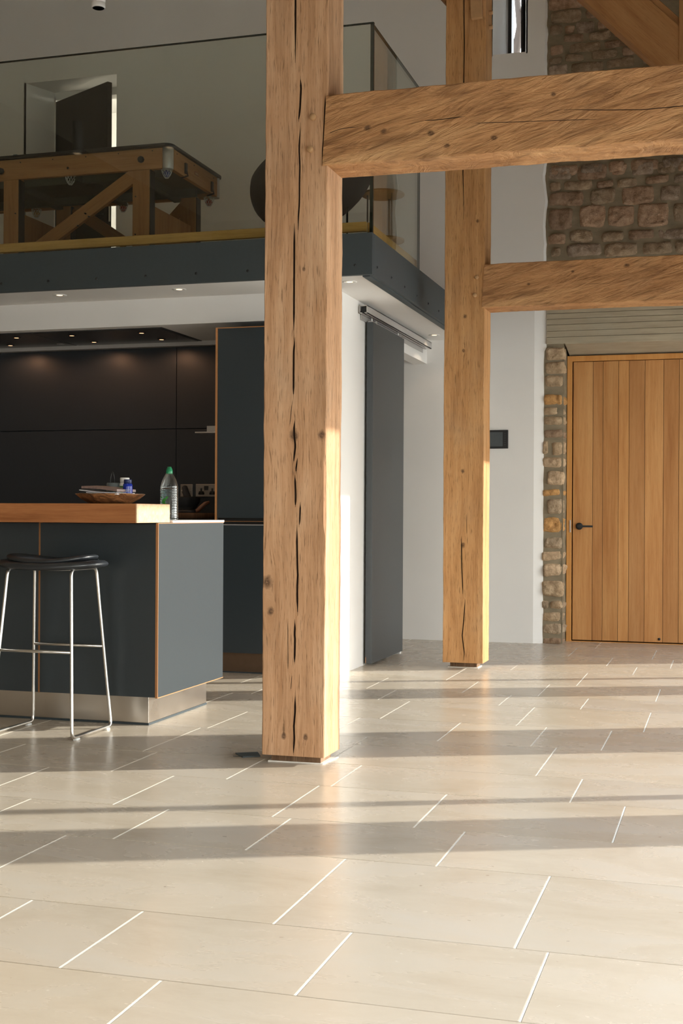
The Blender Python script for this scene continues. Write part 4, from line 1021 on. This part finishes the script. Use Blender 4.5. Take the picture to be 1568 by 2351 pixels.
rm = MB(); rm.box(-5.8, -3.9, 10.6, 10.7, 2.2, 4.6); rm.box(-5.9, -5.8, 9.6, 10.7, 2.2, 4.6); rm.box(-4.0, -3.9, 9.6, 10.7, 2.2, 4.6); rm.box(-5.9, -3.9, 9.6, 10.7, 4.5, 4.6); rm.box(-5.9, -3.9, 9.6, 10.7, 2.2, 2.33)
struct(rm.build('wall_landing', M['wall'], origin=(-4.9, 10.2, 2.2)), 'white landing beyond the upstairs door')
l = bpy.data.lights.new('landing_lamp', 'POINT'); l.energy = 28; l.shadow_soft_size = .15; l.color = (1, .95, .88)
lo = bpy.data.objects.new('landing_lamp', l); COL.objects.link(lo); lo.location = (-4.6, 10.0, 4.3); lo['kind'] = 'helper'
w1 = struct_root('window_1', (-1.5, 9.52, 4.14), 'narrow slit window high in the end wall')
a = MB(); a.box(-1.56, -1.535, 9.44, 9.54, 4.14, 4.95); a.box(-1.466, -1.448, 9.44, 9.54, 4.14, 4.95); a.box(-1.56, -1.44, 9.46, 9.54, 4.13, 4.155); a.build('window_frame', M['black'], w1)
a = MB(); a.box(-1.54, -1.462, 9.5, 9.505, 4.15, 4.95); a.build('window_pane', M['pane'], w1)

gt = thing('garden_tree', 'bare brown tree outside, glimpsed through the slit window', 'tree', (-2.6, 13.5, -.14))
M['bark'] = plain('bark', (.03, .02, .014), .9, var=.4)
q0 = onY(1186, 110, 13.5); q1 = onY(1193, 60, 13.5); q2 = onY(1189, 25, 13.5); q3 = onY(1185, -30, 13.5)
a = MB(); a.tube([(-2.9, 13.5, -.14), (-2.75, 13.5, 2.5), tuple(q0), tuple(q1), tuple(q3)], [.13, .11, .045, .035, .03], 10); a.build('trunk', M['bark'], gt)
a = MB(); a.tube([tuple(q1), (q1.x+.1, 13.5, q1.z+.14), (q1.x+.5, 13.5, q1.z+.7)], [.03, .025, .012], 8); a.build('branch', M['bark'], gt)
a = MB(); a.tube([tuple(q0), (q0.x-.2, 13.5, q0.z+.3), (q0.x-.8, 13.4, q0.z+.9)], [.035, .03, .012], 8); a.build('branch', M['bark'], gt)
a = MB(); a.tube([tuple(q2), (q2.x+.13, 13.5, q2.z-.02), (q2.x+.6, 13.5, q2.z+.3)], [.03, .025, .012], 8); a.build('branch', M['bark'], gt)

# ------------------------------------------------------------------ POOL TABLE
def PT(x, y, Yv): return onY(x, y, Yv)
PX1, PX0, PYF, PYB, PZT, PZB = -3.305, -5.10, 7.35, 8.17, 3.157, 3.028
pt = thing('pool_table', 'wooden pool table with black rim and diagonal leg braces behind the balustrade', 'pool table', (-4.2, 7.76, 2.352))
M['tbl'] = oak('table_beech', (.26, .115, .045), (.38, .19, .08), (.46, .25, .11), fleck=.2, grey=0, bstr=.08)
M['tbl_dark'] = plain('table_underframe', (.075, .072, .05), .8, var=.2)
def ztim(name, P0, P1, wdt, thk, mat, par, y, edge=None):
    """board lying in the X-Z plane from P0 to P1 (x,z) at depth y"""
    v = Vector((P1[0]-P0[0], 0, P1[1]-P0[1])); L = v.length; an = math.atan2(v.x, v.z)
    a = MB(); a.box(-wdt/2, wdt/2, 0, thk, 0, L)
    return a.build(name, mat, par, origin=(P0[0], y, P0[1]), rot=(0, an, 0), bevel=.002)
ztim('apron', (PX0, (PZT+PZB)/2), (PX1-.055, (PZT+PZB)/2), PZT-PZB, .03, M['tbl'], pt, PYF)
ztim('apron', (PX0, (PZT+PZB)/2), (PX1-.055, (PZT+PZB)/2), PZT-PZB, .03, M['tbl'], pt, PYB-.03)
a = MB(); a.box(-(PZT-PZB)/2, (PZT-PZB)/2, -.03, 0, 0, PYB-PYF-.11)
a = MB(); a.box(-.03, 0, -(PZT-PZB)/2, (PZT-PZB)/2, 0, PYB-PYF-.11); a.build('apron', M['tbl'], pt, origin=(PX1, PYF+.055, (PZT+PZB)/2), rot=(R(-90), 0, 0), bevel=.002)
# rim with rounded corners
rim = []
for cx2, cy2, a0 in ((PX1-.04, PYF+.03, -90), (PX1-.04, PYB-.03, 0), (PX0, PYB-.03, 90), (PX0, PYF+.03, 180)):
    for k in range(7): t_ = R(a0+15*k); rim.append((cx2+.055*math.cos(t_), cy2+.055*math.sin(t_)))
a = MB(); a.prism(rim, PZT, PZT+.022, 'z'); a.build('rim', M['black'], pt, bevel=.006)
for yy in (PYF+.03, PYB-.03):
    a = MB(); a.lathe(PX1-.03, yy, [(.0335, PZB-.002), (.035, PZB), (.035, PZT), (.0001, PZT)], 28); o = a.build('corner_cap', M['alu_paint'], pt); tag(o, 'silver rounded corner cap')
a = MB(); a.box(PX0, PX1-.06, PYF+.05, PYB-.05, PZB+.03, PZB+.06); a.build('bed', M['tbl_dark'], pt)
for (x0, x1, y0, y1) in ((PX0, PX1-.1, PYF+.12, PYF+.16), (PX0, PX1-.1, PYB-.2, PYB-.16), (-3.62, -3.56, PYF+.05, PYB-.05), (-4.02, -3.97, PYF+.05, PYB-.05), (-4.5, -4.45, PYF+.05, PYB-.05)):
    a = MB(); a.box(x0, x1, y0, y1, PZB-.02, PZB+.035); a.build('bearer', M['tbl_dark'], pt)
def xat(px, Yv): return onY(px, 480, Yv).x
for (pa, pb_, yy) in ((8, 42, PYF+.005), (304, 343, PYF+.005), (129, 162, PYB-.075), (413, 450, PYB-.075)):
    xa, xb2 = xat(pa, yy), xat(pb_, yy)
    a = MB(); a.box(xa, xb2, yy, yy+.07, 2.352, PZB+.01); a.build('leg', M['tbl'], pt, bevel=.002)
    a = MB(); a.box(xb2-.001, xb2+.006, yy+.002, yy+.068, 2.352, PZB); a.build('leg_trim', M['black'], pt)
Q0 = onY(78, 575, PYF+.01); Q1 = onY(318, 393, PYF+.01)
ztim('leg_brace', (Q0.x, Q0.z), (Q1.x, Q1.z), .085, .03, M['tbl'], pt, PYF+.012)
Q0 = onY(290, 560, PYB-.05); Q1 = onY(170, 480, PYB-.05); ztim('leg_brace', (Q0.x, Q0.z), (Q1.x, Q1.z), .08, .03, M['tbl'], pt, PYB-.06)
Q0 = onY(360, 545, PYB-.05); Q1 = onY(440, 455, PYB-.05); ztim('leg_brace', (Q0.x, Q0.z), (Q1.x, Q1.z), .075, .03, M['tbl'], pt, PYB-.06)
for pa in (325, 25):
    xa = xat(pa, PYF); zt = onX(345, 460, xat(343, PYF)).z
    a = MB(); a.box(xa-.012, xa+.012, PYF+.075, PYB-.08, 2.352, zt); a.build('end_board', M['tbl'], pt, bevel=.002)
for (px, py) in ((4, 394), (325, 367)):
    p = onY(px, py, PYF); a = MB(); a.lathe(p.x, p.z, [(.0001, PYF-.022), (.018, PYF-.022), (.021, PYF-.016), (.021, PYF-.004), (.009, PYF-.002), (.009, PYF+.002)], 8, axis='y', sm=False); a.build('knob', M['black'], pt)
for (px, py, rr) in ((156, 386, .007), (47, 373, .0035), (121, 366, .0035), (197, 360, .0035), (272, 353, .0035), (350, 346, .0035), (195, 490, .005), (178, 518, .004), (203, 497, .004), (311, 451, .004), (310, 538, .004), (35, 490, .004)):
    p = onY(px, py, PYF); a = MB(); a.lathe(p.x, p.z, [(.0001, PYF-.003), (rr, PYF-.003), (rr, PYF+.014)], 10, axis='y'); a.build('bolt', M['black'], pt)
for (px, py) in ((425, 386), (485, 428)):
    p = onX(px, py, PX1); a = MB(); a.box(PX1, PX1+.012, p.y-.012, p.y+.012, p.z-.035, p.z+.03); a.tube([(PX1+.01, p.y, p.z-.02), (PX1+.02, p.y, p.z-.05), (PX1-.03, p.y, p.z-.06)], .006, 8); a.build('latch', M['black'], pt)
for yf in (.12, .45, .85):
    a = MB(); yy = PYF+(PYB-PYF)*yf; a.lathe(yy, PZT-.02, [(.0001, PX1+.002), (.004, PX1+.002), (.004, PX1-.002)], 8, axis='x'); a.build('bolt', M['black'], pt)
a = MB(); a.box(PX1, PX1+.0015, 7.73, 7.79, PZT-.075, PZT-.055); a.box(PX1, PX1+.0018, 7.735, 7.785, PZT-.072, PZT-.058, 1); o = a.build('badge', [plain('red_badge', (.2, .03, .02), .5), plain('gold_badge', (.35, .2, .08), .5)], pt)
M['net'] = plain('white_netting', (.62, .62, .58), .8)
balls = []
for lab, px, py, yy, bc in (('white pocket net at the middle of the near side', 162, 390, PYF+.045, None), ('corner net', 383, 375, PYF+.06, (.02, .04, .2)), ('far corner net', 480, 430, PYB-.04, (.35, .05, .03)), ('far left', 84, 462, PYB-.05, (.4, .2, .04)), ('far mid', 283, 450, PYB-.05, (.4, .06, .04))):
    p = onY(px, py, yy); r0, hgt = .034, .06; zt = PZB+.012 if yy < 7.6 else PZB+.0
    zt = min(zt, p.z+.03); a = MB(); n = 10
    for dr in (1, -1):
        for k in range(n):
            pts = []
            for j in range(7):
                u = j/6; rr = r0*(1-.72*u*u); an = 2*PI*k/n + dr*u*1.1; pts.append((p.x+rr*math.cos(an), yy+rr*math.sin(an), zt-hgt*u))
            a.tube(pts, .0011, 5)
    a.tube([(p.x+r0*math.cos(2*PI*k/16), yy+r0*math.sin(2*PI*k/16), zt) for k in range(16)], .0016, 5, closed=True)
    a.build('pocket_net', M['net'], pt)
    if bc: balls.append((p.x, yy, zt-.032, bc))
bl_lab = ['blue pool ball in the near corner net of the pool table', 'red pool ball in the far right corner net of the pool table', 'orange pool ball in the far left net of the pool table', 'red and cream pool ball in the far middle net of the pool table']
for (x_, y_, z_, c_), lb in zip(balls, bl_lab):
    a = MB(); r_ = .0235; a.lathe(x_, y_, [(max(.0001, r_*math.sin(PI*k/12)), z_-r_*math.cos(PI*k/12)) for k in range(13)], 20)
    tag(a.build('pool_ball', plain('pool_ball', c_, .2)), lb, 'ball', 'pool balls')
# small blue chalk on the rim
p = onY(36, 362, PYF+.05); a = MB(); a.box(p.x-.014, p.x+.014, PYF+.04, PYF+.068, PZT+.022, PZT+.045); tag(a.build('chalk_cube', plain('blue_chalk', (.03, .08, .14), .8), bevel=.002), 'small blue chalk cube on the pool table rim at the left', 'chalk')

# ------------------------------------------------------------------ EGG CHAIR and ROUND TABLE upstairs
ec = thing('tub_chair', 'dark plum egg-shaped chair on the mezzanine, mostly behind the front oak post', 'chair', (-2.6, 7.9, 2.352))
mb = MB(); rings = []
N, K = 16, 44; tilt = R(30); CC = onY(718, 403, 7.9)
for j in range(N+1):
    ph = PI*(.01+.66*j/N)     # from bottom to rim
    r_ = math.sin(ph); zz = -math.cos(ph); ring = []
    for k in range(K):
        an = 2*PI*k/K; x_ = .437*r_*math.cos(an); y_ = .34*r_*math.sin(an); z_ = .315*zz
        X_ = x_*math.cos(tilt)-z_*math.sin(tilt); Z_ = x_*math.sin(tilt)+z_*math.cos(tilt)
        ring.append(mb.vert((CC.x+X_, 7.9+y_, CC.z+Z_)))
    rings.append(ring)
for A, B in zip(rings, rings[1:]):
    for k in range(K): mb.face((A[k], A[(k+1) % K], B[(k+1) % K], B[k]), 0, (1, 1, 1), True)
o = mb.build('shell', plain('plum_leather', (.012, .006, .008), .6, 0, .2, .2, 40), ec); md = o.modifiers.new('thick', 'SOLIDIFY'); md.thickness = .03; md.offset = -1
a = MB(); a.lathe(CC.x+.05, 7.9, [(.18, 2.353), (.18, 2.36), (.02, 2.37), (.018, 2.83)], 28); a.build('pedestal', M['black'], ec)
pp = onY(797, 500, 7.9); a = MB(); a.tube([(pp.x, 7.9, 2.353), (pp.x, 7.9, 2.86)], .007, 8); a.build('leg', M['black'], ec)
M['tbl2'] = oak('side_table_oak', (.25, .13, .05), (.36, .21, .08), (.42, .26, .11), fleck=.2, grey=0)
rc = onY(879, 447, 8.2); rb = onY(879, 553, 8.2)
rt = thing('side_table', 'round two-tier oak side table behind the corner of the balustrade', 'side table', (rc.x, 8.2, 2.352))
for nm, zz in (('tabletop', rc.z), ('shelf', rb.z)):
    a = MB(); a.lathe(rc.x, 8.2, [(.0001, zz-.008), (.138, zz-.008), (.143, zz-.004), (.143, zz+.004), (.138, zz+.008), (.0001, zz+.008)], 40); a.build(nm, M['tbl2'], rt)
for k in range(3):
    an = R(80+120*k); a = MB(); a.tube([(rc.x+.10*math.cos(an), 8.2+.10*math.sin(an), z_) for z_ in (2.352, 2.6, rc.z-.008)], .006, 8); a.build('leg', M['alu'], rt)

# ------------------------------------------------------------------ CEILING SPOTLIGHTS (white cylinders)
M['spot_white'] = plain('white_cylinder', (.72, .71, .69), .45)
def spot(label, x, y, z, lit, zc=5.0):
    t = thing('cylinder_spotlight', label, 'spotlight', (x, y, z), 'white cylinder spotlights')
    a = MB(); a.lathe(x, y, [(.030, z), (.0345, z+.002), (.036, z+.006), (.036, z+.024), (.033, z+.026), (.033, z+.03), (.036, z+.032), (.036, z+.26), (.0001, z+.262)], 32); a.build('housing', M['spot_white'], t)
    a = MB(); a.lathe(x, y, [(.0001, z+.003), (.029, z+.003), (.030, z)], 28); a.build('lens', M['lamp2'] if lit else M['black'], t)
    a = MB(); a.tube([(x, y, z+.26), (x, y, zc)], .004, 8); a.build('cable', M['spot_white'], t)
    return t
p = onY(226, 19, 6.0)
spot('white cylindrical spotlight hanging at the top left above the mezzanine glass', p.x, 6.0, p.z, False)
for (px, py, dist_, lab) in ((176, 352, 3.2, 'lit white cylinder spotlight of the hall, mirrored in the glass before the dark door'), (388, 338, 3.2, 'lit white cylinder spotlight of the hall, mirrored above the pool table corner')):
    P = onY(px, py, gy0); d_ = ray(px, py); d_ = Vector((d_.x, -d_.y, d_.z)); k_ = dist_/abs(d_.y); q = P + d_*k_
    spot(lab, q.x, q.y, q.z, True)

# small fittings belong to the part they are fixed on
base_name = lambda o: o.name.split('.')[0]
def nest(root_name, part, fittings):
    for rt_ in [o for o in bpy.data.objects if base_name(o) == root_name and o.parent is None]:
        ch = list(rt_.children); ps = [o for o in ch if base_name(o) == part]
        if not ps: continue
        for o in ch:
            if base_name(o) in fittings: o.location = o.location - ps[0].location; o.parent = ps[0]
nest('door_1', 'door_leaf', ('door_handle', 'door_stop')); nest('door_2', 'door_leaf', ('guide_slot', 'hanger')); nest('door_2', 'door_track', ('end_stop',))
nest('door_3', 'door_leaf', ('door_handle', 'lock_plate')); nest('wall_socket', 'faceplate', ('pin_slots', 'rocker_switch', 'screw')); nest('wall_tablet', 'housing', ('screen', 'button'))
nest('trim_front', 'fascia_board', ('screw',)); nest('trim_side', 'fascia_board', ('screw',)); nest('pill_bottle', 'label_band', ('lettering', 'label_stripe'))
nest('extractor_hood', 'hood_panel', ('switch',)); nest('oak_post', 'post_shaft', ('peg',)); nest('water_bottle', 'body', ('leaf_print',)); nest('breakfast_bar', 'nothing', ())

# ------------------------------------------------------------------ LIGHT
wd = bpy.data.worlds.new('sky'); SC.world = wd; wd.use_nodes = True; nt = wd.node_tree; nt.nodes.clear()
tcn = nt.nodes.new('ShaderNodeTexCoord'); sp = nt.nodes.new('ShaderNodeSeparateXYZ'); rp = nt.nodes.new('ShaderNodeValToRGB'); bg = nt.nodes.new('ShaderNodeBackground'); ow = nt.nodes.new('ShaderNodeOutputWorld')
nt.links.new(tcn.outputs['Generated'], sp.inputs[0]); nt.links.new(sp.outputs[2], rp.inputs[0]); nt.links.new(rp.outputs[0], bg.inputs[0]); nt.links.new(bg.outputs[0], ow.inputs[0])
cr = rp.color_ramp; cr.elements[0].position = 0; cr.elements[0].color = (1.0, .95, .88, 1); cr.elements[1].position = .6; cr.elements[1].color = (.70, .80, 1.0, 1)
e = cr.elements.new(.15); e.color = (1.0, .96, .90, 1)
SKY = 8.5
bg.inputs[1].default_value = SKY
AZ, EL = math.atan(.44), R(15.4)
sv = Vector((math.cos(AZ)*math.cos(EL), math.sin(AZ)*math.cos(EL), math.sin(EL)))
sl = bpy.data.lights.new('sun', 'SUN'); sl.energy = 9.8; sl.angle = R(.6); sl.color = (1, .94, .87)
so = bpy.data.objects.new('sun', sl); COL.objects.link(so); so.rotation_euler = sv.to_track_quat('Z', 'Y').to_euler(); so.location = (6, 5, 4)
def portal(loc, rot, sx, sy):
    l = bpy.data.lights.new('daylight_portal', 'AREA'); l.shape = 'RECTANGLE'; l.size = sx; l.size_y = sy; l.cycles.is_portal = True
    o = bpy.data.objects.new('daylight_portal', l); COL.objects.link(o); o.location = loc; o.rotation_euler = rot
portal((XR+.2, 2.63, 1.01), (0, R(90), 0), 2.02, 12.5)
portal((-2.25, -4.28, 1.0), (R(90), 0, 0), 1.5, 2.0)

# ------------------------------------------------------------------ CAMERA
cam = bpy.data.cameras.new('camera'); co = bpy.data.objects.new('camera', cam); COL.objects.link(co)
cam.sensor_fit = 'VERTICAL'; cam.sensor_height = 36; cam.lens = F_PX*36/2351; cam.clip_start = .05; cam.clip_end = 200
m = Matrix((( RT.x, UP.x, -FW.x, 0), (RT.y, UP.y, -FW.y, 0), (RT.z, UP.z, -FW.z, EYE), (0, 0, 0, 1)))
co.matrix_world = m
SC.camera = co
vs = SC.view_settings; vs.view_transform = 'Standard'; vs.look = 'None'; vs.gamma = 1; vs.use_curve_mapping = False; vs.exposure = 0.0
cy = SC.cycles; cy.use_denoising = True; cy.max_bounces = 12; cy.diffuse_bounces = 7; cy.glossy_bounces = 4; cy.transparent_max_bounces = 12
cy.sample_clamp_indirect = 8; cy.caustics_reflective = True; cy.caustics_refractive = False
